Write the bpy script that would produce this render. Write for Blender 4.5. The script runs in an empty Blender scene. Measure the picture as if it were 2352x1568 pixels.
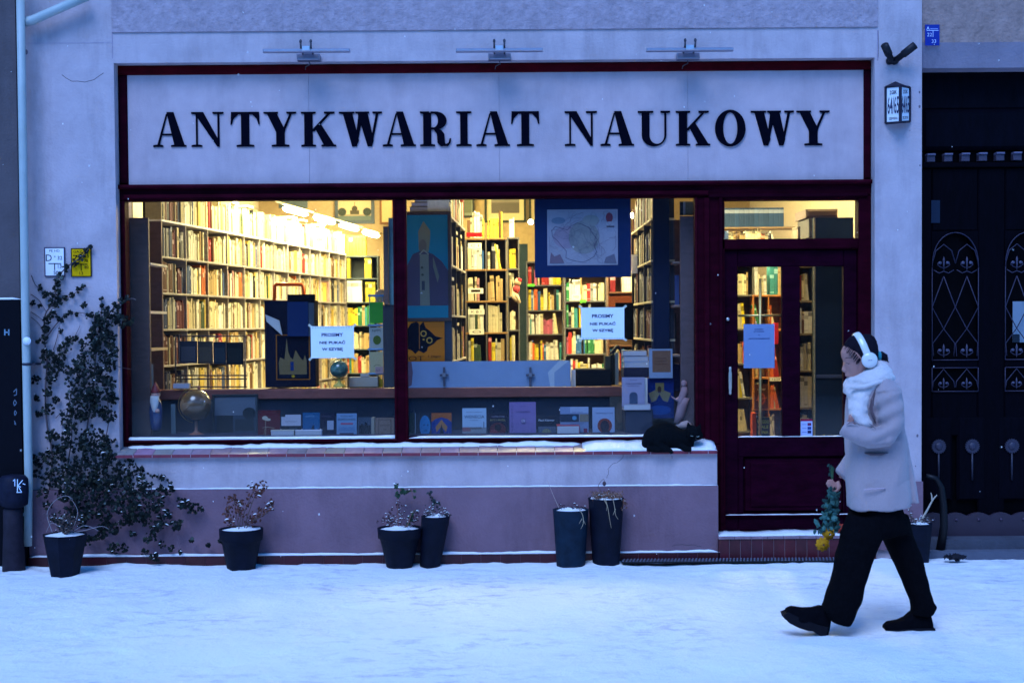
import bpy, math, random
from mathutils import Vector, Matrix, noise
R = random.Random(7)
sc = bpy.context.scene
COL = sc.collection
# ------------------------------------------------------------------ camera
F = 3300.0; PITCH = math.radians(1.7); ROLL = math.radians(-0.42); SHY = 0.0251
CAMP = Vector((0, -11, 1.8167))
MR = Matrix.Rotation(math.radians(90) - PITCH, 3, 'X') @ Matrix.Rotation(ROLL, 3, 'Z')
cd = bpy.data.cameras.new('camera'); cam = bpy.data.objects.new('camera', cd); COL.objects.link(cam)
cam.matrix_world = Matrix.Translation(CAMP) @ MR.to_4x4()
cd.sensor_width = 36; cd.lens = 36 * F / 2352; cd.shift_y = SHY; cd.clip_end = 400; cd.clip_start = .1
cd.dof.use_dof = True; cd.dof.focus_distance = 11.1; cd.dof.aperture_fstop = 2.8
sc.camera = cam

def ray(px, py):
    return MR @ Vector(((px - 1176) / F, (784 + SHY * 2352 - py) / F, -1))
def W(px, py, d):                       # the point of the plane y=d seen at a pixel of the 2352-wide photograph
    r = ray(px, py); return CAMP + r * ((d - CAMP.y) / r.y)
def X(px, py, d=0): return W(px, py, d).x
def Z(px, py, d=0): return W(px, py, d).z
def S(d): return F / (d + 11)           # pixels per metre
def proj(p):
    q = MR.transposed() @ (p - CAMP)
    return 1176 + F * q.x / -q.z, 784 + SHY * 2352 - F * q.y / -q.z
def onwall(px, a, b):                   # distance along a->b (xy) of the wall point seen in column px
    r = ray(px, 745); ax, ay = a; dx, dy = b[0] - a[0], b[1] - a[1]
    det = r.x * -dy - r.y * -dx
    ox, oy = ax - CAMP.x, ay - CAMP.y
    return (r.x * oy - r.y * ox) / det

DIM = [1.0]
def H(s):
    s = s.lstrip('#'); c = [int(s[i:i + 2], 16) / 255 for i in (0, 2, 4)]
    return tuple((x / 12.92 if x < .04045 else ((x + .055) / 1.055) ** 2.4) * DIM[0] for x in c)

# ------------------------------------------------------------------ materials
MATS = {}
def mat(name, rough=.6, metal=0, var=.12, vscale=8, bump=0, bscale=40, spec=.4, stretch=(1, 1, 1), stain=0, coat=0, sheen=0, trans=0):
    m = bpy.data.materials.new(name); m.use_nodes = True; nt = m.node_tree; n = nt.nodes; L = nt.links
    b = n['Principled BSDF']; b.inputs['Roughness'].default_value = rough; b.inputs['Metallic'].default_value = metal
    b.inputs['Specular IOR Level'].default_value = spec
    if coat: b.inputs['Coat Weight'].default_value = coat
    if sheen: b.inputs['Sheen Weight'].default_value = sheen
    at = n.new('ShaderNodeAttribute'); at.attribute_name = 'Col'
    tc = n.new('ShaderNodeTexCoord'); mp = n.new('ShaderNodeMapping'); mp.inputs['Scale'].default_value = stretch
    L.new(tc.outputs['Object'], mp.inputs['Vector'])
    nz = n.new('ShaderNodeTexNoise'); nz.inputs['Scale'].default_value = vscale; nz.inputs['Detail'].default_value = 6
    nz.inputs['Roughness'].default_value = .65
    L.new(mp.outputs[0], nz.inputs['Vector'])
    mr = n.new('ShaderNodeMapRange'); mr.inputs['From Min'].default_value = .3; mr.inputs['From Max'].default_value = .7
    mr.inputs['To Min'].default_value = 1 - var; mr.inputs['To Max'].default_value = 1 + var * .5
    L.new(nz.outputs['Fac'], mr.inputs['Value'])
    mx = n.new('ShaderNodeVectorMath'); mx.operation = 'SCALE'
    L.new(at.outputs['Color'], mx.inputs[0]); L.new(mr.outputs[0], mx.inputs['Scale'])
    out = mx.outputs[0]
    if stain:                            # soft darker stains and streaks running down the plaster
        mp2 = n.new('ShaderNodeMapping'); mp2.inputs['Scale'].default_value = (2.2, 2.2, .45)
        L.new(tc.outputs['Object'], mp2.inputs['Vector'])
        n2 = n.new('ShaderNodeTexNoise'); n2.inputs['Scale'].default_value = 1.6; n2.inputs['Detail'].default_value = 8; n2.inputs['Roughness'].default_value = .7
        L.new(mp2.outputs[0], n2.inputs['Vector'])
        m2 = n.new('ShaderNodeMapRange'); m2.inputs['From Min'].default_value = .48; m2.inputs['From Max'].default_value = .75
        m2.inputs['To Min'].default_value = 1; m2.inputs['To Max'].default_value = 1 - stain
        L.new(n2.outputs['Fac'], m2.inputs['Value'])
        m3 = n.new('ShaderNodeVectorMath'); m3.operation = 'SCALE'
        L.new(out, m3.inputs[0]); L.new(m2.outputs[0], m3.inputs['Scale']); out = m3.outputs[0]
    L.new(out, b.inputs['Base Color'])
    if bump:
        n3 = n.new('ShaderNodeTexNoise'); n3.inputs['Scale'].default_value = bscale; n3.inputs['Detail'].default_value = 5
        L.new(mp.outputs[0], n3.inputs['Vector'])
        bp = n.new('ShaderNodeBump'); bp.inputs['Strength'].default_value = min(1, bump); bp.inputs['Distance'].default_value = .01 * max(1, bump)
        L.new(n3.outputs['Fac'], bp.inputs['Height']); L.new(bp.outputs[0], b.inputs['Normal'])
    MATS[name] = m; return m
mat('plaster', .9, var=.16, vscale=3.5, bump=.5, bscale=55, stain=.30, spec=.1)
mat('spray', .95, var=.25, vscale=14, bump=1.3, bscale=38, stain=.2, spec=.15)
mat('board', .75, var=.10, vscale=5, bump=.2, bscale=90, stain=.18, spec=.12)
mat('frame', .6, var=.5, vscale=9, bump=.25, bscale=30, stretch=(.6, 1, 1.5), spec=.02)
mat('darkwood', .6, var=.4, vscale=7, bump=.3, bscale=25, stretch=(3, 3, .7), spec=.04)
mat('wood', .55, var=.3, vscale=10, bump=.1, stretch=(1, 1, 4))
mat('paint', .5, var=.1)
mat('matte', .85, var=.14, vscale=20, spec=.1)
mat('gloss', .18, var=.08, spec=.5, coat=.3)
mat('plasticpot', .6, var=.5, vscale=9, bump=.2, bscale=60, spec=.12)
mat('metal', .38, metal=.85, var=.15)
mat('iron', .55, metal=.3, var=.2)
mat('fabric', .95, var=.08, vscale=120, bump=.5, bscale=260, spec=.1, sheen=.3)
mat('black', .95, var=.3, vscale=40, bump=.3, bscale=140, spec=.03)
mat('fur', .9, var=.5, vscale=90, bump=.8, bscale=220, stretch=(1, 1, .4), spec=.05)
mat('skin', .55, var=.05, vscale=30, spec=.35)
mat('leaf', .7, var=.5, vscale=30, spec=.12)
mat('book', .6, var=.16, vscale=30, spec=.3)
mat('paper', .9, var=.03, vscale=20, spec=.1)
mat('tile', .35, var=.3, vscale=16, bump=.1, spec=.4)

def emit(name, col, st):
    m = bpy.data.materials.new(name); m.use_nodes = True; nt = m.node_tree; nt.nodes.clear()
    e = nt.nodes.new('ShaderNodeEmission'); e.inputs[0].default_value = (*col, 1); e.inputs[1].default_value = st
    o = nt.nodes.new('ShaderNodeOutputMaterial'); nt.links.new(e.outputs[0], o.inputs[0]); MATS[name] = m
LAMPC = (1.0, .89, .48)
emit('tube', LAMPC, 48); emit('bulb', LAMPC, 12)

def glass():
    m = bpy.data.materials.new('glass'); m.use_nodes = True; nt = m.node_tree; n = nt.nodes; L = nt.links; n.clear()
    o = n.new('ShaderNodeOutputMaterial'); tr = n.new('ShaderNodeBsdfTransparent'); gl = n.new('ShaderNodeBsdfGlossy')
    tr.inputs[0].default_value = (.97, .98, .97, 1); gl.inputs['Roughness'].default_value = .02
    fr = n.new('ShaderNodeFresnel'); ge = n.new('ShaderNodeNewGeometry'); mi = n.new('ShaderNodeMath'); mi.operation = 'MULTIPLY_ADD'; mi.inputs[1].default_value = 1 / 1.5 - 1.5; mi.inputs[2].default_value = 1.5
    L.new(ge.outputs['Backfacing'], mi.inputs[0]); L.new(mi.outputs[0], fr.inputs[0])      # one thin sheet: the same reflection from both sides
    mu = n.new('ShaderNodeMath'); mu.operation = 'MULTIPLY'; mu.inputs[1].default_value = .5
    L.new(fr.outputs[0], mu.inputs[0])
    mx = n.new('ShaderNodeMixShader'); L.new(mu.outputs[0], mx.inputs[0]); L.new(tr.outputs[0], mx.inputs[1]); L.new(gl.outputs[0], mx.inputs[2])
    # dust and frost on the pane, thicker towards the bottom edge where the weather reaches it
    df = n.new('ShaderNodeBsdfDiffuse'); df.inputs[0].default_value = (.7, .7, .7, 1)
    tc = n.new('ShaderNodeTexCoord'); sp = n.new('ShaderNodeSeparateXYZ'); L.new(tc.outputs['Object'], sp.inputs[0])
    mr = n.new('ShaderNodeMapRange'); mr.inputs['From Min'].default_value = 0; mr.inputs['From Max'].default_value = .35
    mr.inputs['To Min'].default_value = .028; mr.inputs['To Max'].default_value = .005
    L.new(sp.outputs['Z'], mr.inputs['Value'])
    nz = n.new('ShaderNodeTexNoise'); nz.inputs['Scale'].default_value = 3; nz.inputs['Detail'].default_value = 8; L.new(tc.outputs['Object'], nz.inputs['Vector'])
    m2 = n.new('ShaderNodeMath'); m2.operation = 'MULTIPLY'; L.new(mr.outputs[0], m2.inputs[0]); L.new(nz.outputs['Fac'], m2.inputs[1])
    m3 = n.new('ShaderNodeMath'); m3.operation = 'MULTIPLY'; m3.inputs[1].default_value = 1.7; L.new(m2.outputs[0], m3.inputs[0])
    mx2 = n.new('ShaderNodeMixShader'); L.new(m3.outputs[0], mx2.inputs[0]); L.new(mx.outputs[0], mx2.inputs[1]); L.new(df.outputs[0], mx2.inputs[2])
    L.new(mx2.outputs[0], o.inputs[0]); MATS['glass'] = m
glass()

def snowmat(name, patches):
    m = bpy.data.materials.new(name); m.use_nodes = True; nt = m.node_tree; n = nt.nodes; L = nt.links
    b = n['Principled BSDF']; b.inputs['Roughness'].default_value = .85; b.inputs['Specular IOR Level'].default_value = .2
    tc = n.new('ShaderNodeTexCoord')
    def nz(s, det, ro=.6, st=(1, 1, 1)):
        mp = n.new('ShaderNodeMapping'); mp.inputs['Scale'].default_value = st; L.new(tc.outputs['Object'], mp.inputs[0])
        q = n.new('ShaderNodeTexNoise'); q.inputs['Scale'].default_value = s; q.inputs['Detail'].default_value = det; q.inputs['Roughness'].default_value = ro
        L.new(mp.outputs[0], q.inputs['Vector']); return q.outputs['Fac']
    def rng(v, a, b_, c, d):
        r = n.new('ShaderNodeMapRange'); r.inputs['From Min'].default_value = a; r.inputs['From Max'].default_value = b_
        r.inputs['To Min'].default_value = c; r.inputs['To Max'].default_value = d; L.new(v, r.inputs['Value']); return r.outputs[0]
    def mul(a, c):
        r = n.new('ShaderNodeMath'); r.operation = 'MULTIPLY'; L.new(a, r.inputs[0]); L.new(c, r.inputs[1]); return r.outputs[0]
    if patches:     # trodden, thin places where the paving greys the snow
        big = rng(nz(1.1, 4), .42, .62, 0, 1); fine = rng(nz(9, 8, .75, (.55, 1, 1)), .50, .68, 0, 1)
        crumbs = rng(nz(30, 4, .8, (.5, 1, 1)), .60, .72, 0, .8)
        a = mul(big, fine)
        ad = n.new('ShaderNodeMath'); ad.operation = 'MAXIMUM'; L.new(a, ad.inputs[0]); L.new(mul(crumbs, rng(nz(2.3, 3), .45, .6, .1, 1)), ad.inputs[1])
        fac = rng(ad.outputs[0], 0, 1, 0, .65)
        mx = n.new('ShaderNodeMix'); mx.data_type = 'RGBA'; L.new(fac, mx.inputs[0])
        mx.inputs[6].default_value = (.84, .86, .88, 1); mx.inputs[7].default_value = (.26, .26, .33, 1)
        L.new(mx.outputs[2], b.inputs['Base Color'])
    else:
        b.inputs['Base Color'].default_value = (.86, .87, .9, 1)
    bp = n.new('ShaderNodeBump'); bp.inputs['Strength'].default_value = .9; bp.inputs['Distance'].default_value = .03
    L.new(nz(11, 9, .72), bp.inputs['Height']); L.new(bp.outputs[0], b.inputs['Normal']); MATS[name] = m
snowmat('groundsnow', True); snowmat('snow', False)

# ------------------------------------------------------------------ mesh builder
class MB:
    def __init__(s, m='paint', smooth=False):
        s.v = []; s.f = []; s.c = []; s.m = []; s.s = []; s.mats = []; s.dm = m; s.ds = smooth; s.T = None
    def add(s, vs, fs, col, m=None, smooth=None):
        o = len(s.v); m = m or s.dm
        if m not in s.mats: s.mats.append(m)
        mi = s.mats.index(m)
        for p in vs:
            p = Vector(p); s.v.append(s.T @ p if s.T is not None else p)
        many = isinstance(col, list) and not isinstance(col[0], float)
        for i, f in enumerate(fs):
            s.f.append([a + o for a in f]); s.c.append(col[i] if many else col); s.m.append(mi); s.s.append(s.ds if smooth is None else smooth)
        return s
    def box(s, x0, x1, y0, y1, z0, z1, col, m=None):
        if x0 > x1: x0, x1 = x1, x0
        if y0 > y1: y0, y1 = y1, y0
        if z0 > z1: z0, z1 = z1, z0
        return s.add([(x0, y0, z0), (x1, y0, z0), (x1, y1, z0), (x0, y1, z0), (x0, y0, z1), (x1, y0, z1), (x1, y1, z1), (x0, y1, z1)],
              [(0, 1, 5, 4), (1, 2, 6, 5), (2, 3, 7, 6), (3, 0, 4, 7), (4, 5, 6, 7), (3, 2, 1, 0)], col, m)
    def bevbox(s, x0, x1, y0, y1, z0, z1, b, col, m=None):     # a box with chamfered front edges
        return s.add([(x0, y0 + b, z0), (x1, y0 + b, z0), (x1, y0 + b, z1), (x0, y0 + b, z1),
               (x0 + b, y0, z0 + b), (x1 - b, y0, z0 + b), (x1 - b, y0, z1 - b), (x0 + b, y0, z1 - b),
               (x0, y1, z0), (x1, y1, z0), (x1, y1, z1), (x0, y1, z1)],
              [(4, 5, 6, 7), (0, 1, 5, 4), (1, 2, 6, 5), (2, 3, 7, 6), (3, 0, 4, 7), (1, 0, 8, 9), (2, 1, 9, 10), (3, 2, 10, 11), (0, 3, 11, 8), (9, 8, 11, 10)], col, m)
    def ring(s, rings, col, m=None, smooth=True, caps=True):
        n = len(rings[0]); vs = [p for r in rings for p in r]; fs = []
        for i in range(len(rings) - 1):
            for k in range(n): fs.append((i * n + k, i * n + (k + 1) % n, (i + 1) * n + (k + 1) % n, (i + 1) * n + k))
        if caps: fs.append(tuple(range(n - 1, -1, -1))); fs.append(tuple((len(rings) - 1) * n + k for k in range(n)))
        return s.add(vs, fs, col, m, smooth)
    def loft(s, secs, col, m=None, n=20, p=2.0, smooth=True):     # secs: centre, vector a, vector b
        rs = []
        for c, a, b in secs:
            r = []
            for k in range(n):
                t = 2 * math.pi * k / n; ct, st = math.cos(t), math.sin(t)
                r.append(c + a * (math.copysign(abs(ct) ** (2 / p), ct)) + b * (math.copysign(abs(st) ** (2 / p), st)))
            rs.append(r)
        return s.ring(rs, col, m, smooth)
    def loftpx(s, secs, d, col, m=None, n=20, p=2.0):             # silhouette points in photo pixels, half thickness b, depth offset
        out = []
        for q in secs:
            x1, y1, x2, y2, b = q[:5]; dd = d + (q[5] if len(q) > 5 else 0)
            A, B = W(x1, y1, dd), W(x2, y2, dd); out.append(((A + B) / 2, (B - A) / 2, Vector((0, b, 0))))
        return s.loft(out, col, m, n, p)
    def tube(s, pts, r, col, m=None, n=10, smooth=True):
        pts = [Vector(p) for p in pts]; rr = r if isinstance(r, (list, tuple)) else [r] * len(pts); rs = []
        up = None
        for i, p in enumerate(pts):
            t = (pts[min(i + 1, len(pts) - 1)] - pts[max(i - 1, 0)]).normalized()
            if up is None: up = Vector((0, 0, 1)) if abs(t.z) < .9 else Vector((1, 0, 0))
            a = t.cross(up)
            if a.length < 1e-4: a = t.cross(Vector((0, 1, 0)))
            a.normalize(); b = a.cross(t).normalized(); up = b
            rs.append([p + a * rr[i] * math.cos(2 * math.pi * k / n) + b * rr[i] * math.sin(2 * math.pi * k / n) for k in range(n)])
        return s.ring(rs, col, m, smooth)
    def lathe(s, c, prof, col, m=None, n=28, axis='Z', smooth=True):
        rs = []
        for r, h in prof:
            q = []
            for k in range(n):
                t = 2 * math.pi * k / n; a, b = r * math.cos(t), r * math.sin(t)
                q.append(Vector(c) + (Vector((a, b, h)) if axis == 'Z' else Vector((a, h, -b)) if axis == 'Y' else Vector((h, a, b))))
            rs.append(q)
        return s.ring(rs, col, m, smooth)
    def ell(s, c, rx, ry, rz, col, m=None, n=18):
        rs = [[Vector(c) + Vector((rx * math.cos(2 * math.pi * k / n) * math.sin(t), ry * math.sin(2 * math.pi * k / n) * math.sin(t), -rz * math.cos(t))) for k in range(n)]
              for t in [math.pi * (i + .02) / (9.04 ) for i in range(10)]]
        return s.ring(rs, col, m, True)
    def poly(s, pts, y, th, col, m=None):                          # prism of a polygon in the xz plane, front at y
        n = len(pts)
        vs = [(p[0], y, p[1]) for p in pts] + [(p[0], y + th, p[1]) for p in pts]
        fs = [tuple(range(n)), tuple(range(2 * n - 1, n - 1, -1))] + [(k, k + n, (k + 1) % n + n, (k + 1) % n) for k in range(n)]
        return s.add(vs, fs, col, m, False)
    def mesh(s, name, off):
        me = bpy.data.meshes.new(name); me.from_pydata([tuple(p - off) for p in s.v], [], s.f)
        for q in s.mats: me.materials.append(MATS[q])
        me.polygons.foreach_set('material_index', s.m); me.polygons.foreach_set('use_smooth', s.s)
        at = me.color_attributes.new('Col', 'FLOAT_COLOR', 'CORNER'); buf = []
        for f, c in zip(s.f, s.c): buf += [c[0], c[1], c[2], 1.0] * len(f)
        at.data.foreach_set('color', buf); me.update(); return me
    def build(s, name, parent=None, remesh=0, smoothit=6, folds=None, **kw):
        if parent is None:
            xs = [p.x for p in s.v]; ys = [p.y for p in s.v]; zs = [p.z for p in s.v]
            off = Vector(((min(xs) + max(xs)) / 2, (min(ys) + max(ys)) / 2, min(zs)))
        else:
            off = parent.get('_w'); off = Vector(off)
        me = s.mesh(name, off)
        ob = bpy.data.objects.new(name, me); COL.objects.link(ob)
        if remesh:
            md = ob.modifiers.new('r', 'REMESH'); md.mode = 'VOXEL'; md.voxel_size = remesh; md.use_smooth_shade = True
            if smoothit:
                ms = ob.modifiers.new('s', 'SMOOTH'); ms.iterations = smoothit; ms.factor = .5
            dg = bpy.context.evaluated_depsgraph_get(); dg.update()
            m2 = bpy.data.meshes.new_from_object(ob.evaluated_get(dg)); ob.modifiers.clear(); ob.data = m2; m2.name = name
            c = s.c[0]; at = m2.color_attributes.get('Col') or m2.color_attributes.new('Col', 'FLOAT_COLOR', 'CORNER')
            at.data.foreach_set('color', [c[0], c[1], c[2], 1.0] * len(at.data))
            if folds:
                nn = [v.normal.copy() for v in m2.vertices]; cc = [v.co + n_ * folds(v.co + off) for v, n_ in zip(m2.vertices, nn)]
                m2.vertices.foreach_set('co', [x for q in cc for x in q]); m2.update()
            if not m2.materials: m2.materials.append(MATS[s.mats[0]])
        if parent is None: ob.location = off
        else: ob.parent = parent
        ob['_w'] = list(off)
        for k, v in kw.items(): ob[k] = v
        return ob
def thing(name, label, category, loc, group=None):
    o = bpy.data.objects.new(name, None); COL.objects.link(o); o.location = loc; o.empty_display_size = .1
    o['label'] = label; o['category'] = category; o['_w'] = list(Vector(loc))
    if group: o['group'] = group
    return o
def K(label, category, group=None):
    d = dict(label=label, category=category)
    if group: d['group'] = group
    return d

# text as flat mesh -------------------------------------------------
_TX = {}
def textmesh(t, bold=0):
    k = (t, bold)
    if k in _TX: return _TX[k]
    c = bpy.data.curves.new('t', 'FONT'); c.body = t; c.size = 1; c.resolution_u = 3; c.offset = bold; c.align_x = 'CENTER'
    o = bpy.data.objects.new('t', c); COL.objects.link(o)
    dg = bpy.context.evaluated_depsgraph_get(); dg.update()
    me = bpy.data.meshes.new_from_object(o.evaluated_get(dg))
    vs = [v.co.copy() for v in me.vertices]; fs = [tuple(p.vertices) for p in me.polygons]
    bpy.data.objects.remove(o); bpy.data.curves.remove(c); bpy.data.meshes.remove(me)
    if vs:
        x0 = min(v.x for v in vs); x1 = max(v.x for v in vs); y0 = min(v.y for v in vs); y1 = max(v.y for v in vs)
        vs = [((v.x - x0) / (x1 - x0) - .5, (v.y - y0) / max(1e-6, y1 - y0) - .5) for v in vs]
        asp = (x1 - x0) / max(1e-6, y1 - y0)
    else: asp = 1
    _TX[k] = (vs, fs, asp); return _TX[k]
def put_text(mb, t, cx, cz, y, h, col, w=None, bold=0, m='matte', rot=0, org=None):
    vs, fs, asp = textmesh(t, bold)
    if w is None: w = h * asp
    c, s_ = math.cos(rot), math.sin(rot)
    P = []
    for u, v in vs:
        a, b = u * w, v * h; P.append((cx + a * c - b * s_, y, cz + a * s_ + b * c))
    mb.add(P, fs, col, m, False)

# flat things with a printed face ------------------------------------
def deco(mb, x0, z0, w, h, y, items, m='paper', step=.0006):
    k = 1
    for it in items:
        yy = y - step * k; k += 1; t = it[0]
        if t == 'r':
            _, u0, v0, u1, v1, c = it
            mb.add([(x0 + u0 * w, yy, z0 + v0 * h), (x0 + u1 * w, yy, z0 + v0 * h), (x0 + u1 * w, yy, z0 + v1 * h), (x0 + u0 * w, yy, z0 + v1 * h)], [(0, 1, 2, 3)], H(c), m, False)
        elif t == 'e':
            _, u, v, ru, rv, c = it
            mb.add([(x0 + (u + ru * math.cos(a * math.pi / 9)) * w, yy, z0 + (v + rv * math.sin(a * math.pi / 9)) * h) for a in range(18)], [tuple(range(18))], H(c), m, False)
        elif t == 'p':
            mb.add([(x0 + u * w, yy, z0 + v * h) for u, v in it[1]], [tuple(range(len(it[1])))], H(it[2]), m, False)
        elif t == 'l':                                             # a drawn line through points, width in metres
            pts = [Vector((x0 + u * w, z0 + v * h)) for u, v in it[1]]; lw = it[3] / 2
            for a, b in zip(pts, pts[1:]):
                n = (b - a).normalized() * lw; n = Vector((-n.y, n.x)); e = (b - a).normalized() * lw * .5
                q = [a + n - e, a - n - e, b - n + e, b + n + e]
                mb.add([(p.x, yy, p.y) for p in q], [(0, 1, 2, 3)], H(it[2]), m, False)
        elif t == 't':                                             # text, u, v, height (fraction of h), colour, [width fraction], [bold]
            put_text(mb, it[1], x0 + it[2] * w, z0 + it[3] * h, yy, it[4] * h, H(it[5]), w=(it[6] * w if len(it) > 6 and it[6] else None), bold=it[7] if len(it) > 7 else 0, m=m)
def rectpx(x0, y0, x1, y1, d):
    cx, cy = (x0 + x1) / 2, (y0 + y1) / 2
    a, b = X(x0, cy, d), X(x1, cy, d); lo, hi = Z(cx, y1, d), Z(cx, y0, d); return a, b, lo, hi
def card(name, label, cat, px, d, th, col, items=(), parent=None, m='paper', lean=0, group=None, pages=None, frame=None, part=None, rz=0, dim=None):
    old = DIM[0]; DIM[0] = dim if dim else (.5 if GLD_ < d < 1.3 else 1.0)        # printed colours darkened in the display zone, putting its dimness into the albedo
    try: return card_(name, label, cat, px, d, th, col, items, parent, m, lean, group, pages, frame, part, rz)
    finally: DIM[0] = old
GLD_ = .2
def card_(name, label, cat, px, d, th, col, items, parent, m, lean, group, pages, frame, part, rz):
    """a flat printed thing (book cover, picture, notice) standing where the photo shows it"""
    a, b, lo, hi = rectpx(*px, d)
    own = parent is None
    root = parent
    multi = pages or frame
    o = Vector(((a + b) / 2, d, lo))
    T = Matrix.Translation(o) @ Matrix.Rotation(rz, 4, 'Z') @ Matrix.Rotation(-lean, 4, 'X') @ Matrix.Translation(-o)
    if own and multi: root = thing(name, label, cat, o, group)
    if frame:
        fw, fc = frame; f = MB('wood'); f.T = T; fc = H(fc)
        for q in ((a, b, hi - fw, hi), (a, b, lo, lo + fw), (a, a + fw, lo + fw, hi - fw), (b - fw, b, lo + fw, hi - fw)):
            f.bevbox(q[0], q[1], d - .012, d + th, q[2], q[3], .003, fc)
        f.build('frame', root); a, b, lo, hi = a + fw, b - fw, lo + fw, hi - fw
    mb = MB(m); mb.T = T
    ct = .003 if pages else th
    mb.box(a, b, d, d + ct, lo, hi, H(col)); deco(mb, a, lo, b - a, hi - lo, d, items, m)
    if pages:
        mb.box(a, b, d + th - .003, d + th, lo, hi, H(col)); mb.box(a, a + .003, d + .0032, d + th - .0032, lo, hi, H(col))
        pg = MB('paper'); pg.T = T; pg.box(a + .0035, b - .003, d + .0035, d + th - .0035, lo + .002, hi - .003, H(pages)); pg.build('pages', root)
    if own and not multi:
        kw = K(label, cat, group); return mb.build(name, None, **kw)
    mb.build(part or ('cover' if pages else 'picture'), root); return root
# ================================================================== SETTING: snow, building
def ground():
    xs = [-60, -30, -15, -8]; x = -5.2
    while x < 5.2: xs.append(x); x += .05
    xs += [8, 15, 30, 60]
    ys = [-60, -40, -25, -15, -11, -8, -6]; y = -4.4
    while y < .0: ys.append(y); y += .05 if y < -.7 else .022
    ys += [.3]
    vs = []
    prints = [(R.uniform(-4.5, 4.5), R.uniform(-4, -.6), R.uniform(-.6, .6), R.uniform(.4, 1)) for _ in range(60)]
    for y in ys:
        for x in xs:
            z = 0
            if -5.3 < x < 5.3 and y > -4.5:
                z = .016 * (noise.noise(Vector((x * 1.3, y * 1.7, 0))) ) + .013 * noise.noise(Vector((x * 5, y * 6, 3))) + .008 * noise.noise(Vector((x * 16, y * 16, 5)))
                e = max(0, 1 + y / .42)                             # the snow banks up a little at the foot of the wall
                z += .03 * e * e * (.6 + .8 * noise.noise(Vector((x * 2.2, 0, 9)))) * (1 if x < 3.1 else .6)
                if y > -.12: z -= .05 * (y + .12) / .12 * max(0, .5 + 1.3 * noise.noise(Vector((x * 1.6, 1, 4))))
                for px, py, a, dpt in prints:
                    dx, dy = x - px, y - py
                    if abs(dx) < .25 and abs(dy) < .25:
                        u = dx * math.cos(a) + dy * math.sin(a); v = -dx * math.sin(a) + dy * math.cos(a)
                        q = (u / .15) ** 2 + (v / .06) ** 2
                        z -= .017 * dpt * math.exp(-q * q) - .006 * dpt * math.exp(-(q - 1.8) ** 2)
            vs.append((x, y, z))
    n = len(xs); fs = [(j * n + i, j * n + i + 1, (j + 1) * n + i + 1, (j + 1) * n + i) for j in range(len(ys) - 1) for i in range(n - 1)]
    mb = MB('groundsnow', True); mb.add(vs, fs, (1, 1, 1)); o = mb.build('snowy_pavement'); o['kind'] = 'structure'
ground()

WALLC = (.46, .385, .42); REDW = (.024, .0010, .006); MAUVE = (.205, .122, .155)
OL, OR_ = X(268, 590), X(2009, 650)                  # the shopfront opening
OT = Z(1136, 139)
PL = X(62, 700); PR = X(2117, 600)                   # edges of the plastered building
TOP = 4.75
FD = .10                                             # depth of the shopfront frame face
SILLZ = Z(1000, 1035, -.06)
LEDGE = Z(1000, 1119, -.06); BASE = Z(1000, 1272, -.08)
PX1 = X(1648, 1150, -.06)                            # end of the window plinth
B = thing('shop_building', 'pale lilac plastered ground floor of a town house around the lit bookshop window', 'building', (0, 0, 0))
w = MB('plaster')
w.box(PL, OL, 0, .45, 0, TOP, WALLC); w.box(OR_, PR, 0, .45, 0, TOP, WALLC); w.box(OL, OR_, 0, .45, OT, TOP, WALLC)
w.build('wall', B)
w = MB('spray'); BX0, BX1 = X(257, 40), X(2015, 40)
w.box(BX0, BX1, -.012, 0, Z(1136, 69), TOP, (.37, .30, .34)); w.build('stucco_band', B)
w = MB('plaster')                                    # hairline joints round the render panels
for px in (257, 2015): w.box(X(px, 80), X(px, 80) + .005, -.0025, .0, Z(px, 135), Z(px, 70), (.32, .27, .36)); w.build('render_joint', B); w = MB('plaster')
w.box(PL + .02, BX0, -.002, .001, Z(150, 100), Z(150, 100) + .004, (.4, .34, .42))
w.build('render_joint', B)
w = MB('plaster'); w.box(OL - .0, PX1, -.045, FD + .05, LEDGE, SILLZ - .03, WALLC); w.build('window_plinth', B)
w = MB('plaster'); w.box(PL + .01, PX1 + .004, -.07, FD + .05, BASE, LEDGE, MAUVE)
w.box(OR_ + .02, PR + .004, -.03, .2, BASE, Z(2100, 1105), MAUVE); w.build('lower_plinth', B)
w = MB('tile')
x = PL + .01
while x < PX1: w.box(x, min(x + .148, PX1 + .01), -.105, .1, -.05, BASE, [c * R.uniform(.7, 1.1) for c in (.055, .006, .012)]); x += .15
w.box(PL + .01, PX1 + .008, -.10, .1, -.05, BASE - .003, (.2, .15, .18), 'matte'); w.build('base_tiles', B)
w = MB('tile'); x = OL - .02; e = X(1646, 1028, -.06)
while x < e:
    x1 = min(x + .142, e); c = [q * R.uniform(.8, 1.15) for q in (.30, .215, .25)]
    zb = SILLZ - .035; zf = SILLZ - .012; zt = SILLZ + .035
    w.add([(x, -.085, zb), (x1, -.085, zb), (x1, -.085, zf), (x, -.085, zf), (x, FD, zt), (x1, FD, zt), (x, FD, zb), (x1, FD, zb)],
          [(0, 1, 2, 3), (3, 2, 5, 4), (0, 3, 4, 6), (1, 7, 5, 2)], [(.2, .03, .05), c, c, c]); x += .146
w.box(OL - .02, e, -.083, FD, SILLZ - .034, SILLZ - .016, (.55, .5, .58), 'matte'); w.build('tiled_sill', B)
cr = lambda L_: [((ox + a / 2.412) / 1.7415, (1700 + b / 2.412) / 1.7415) for a, b in L_ for ox in (2100,)]
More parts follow.
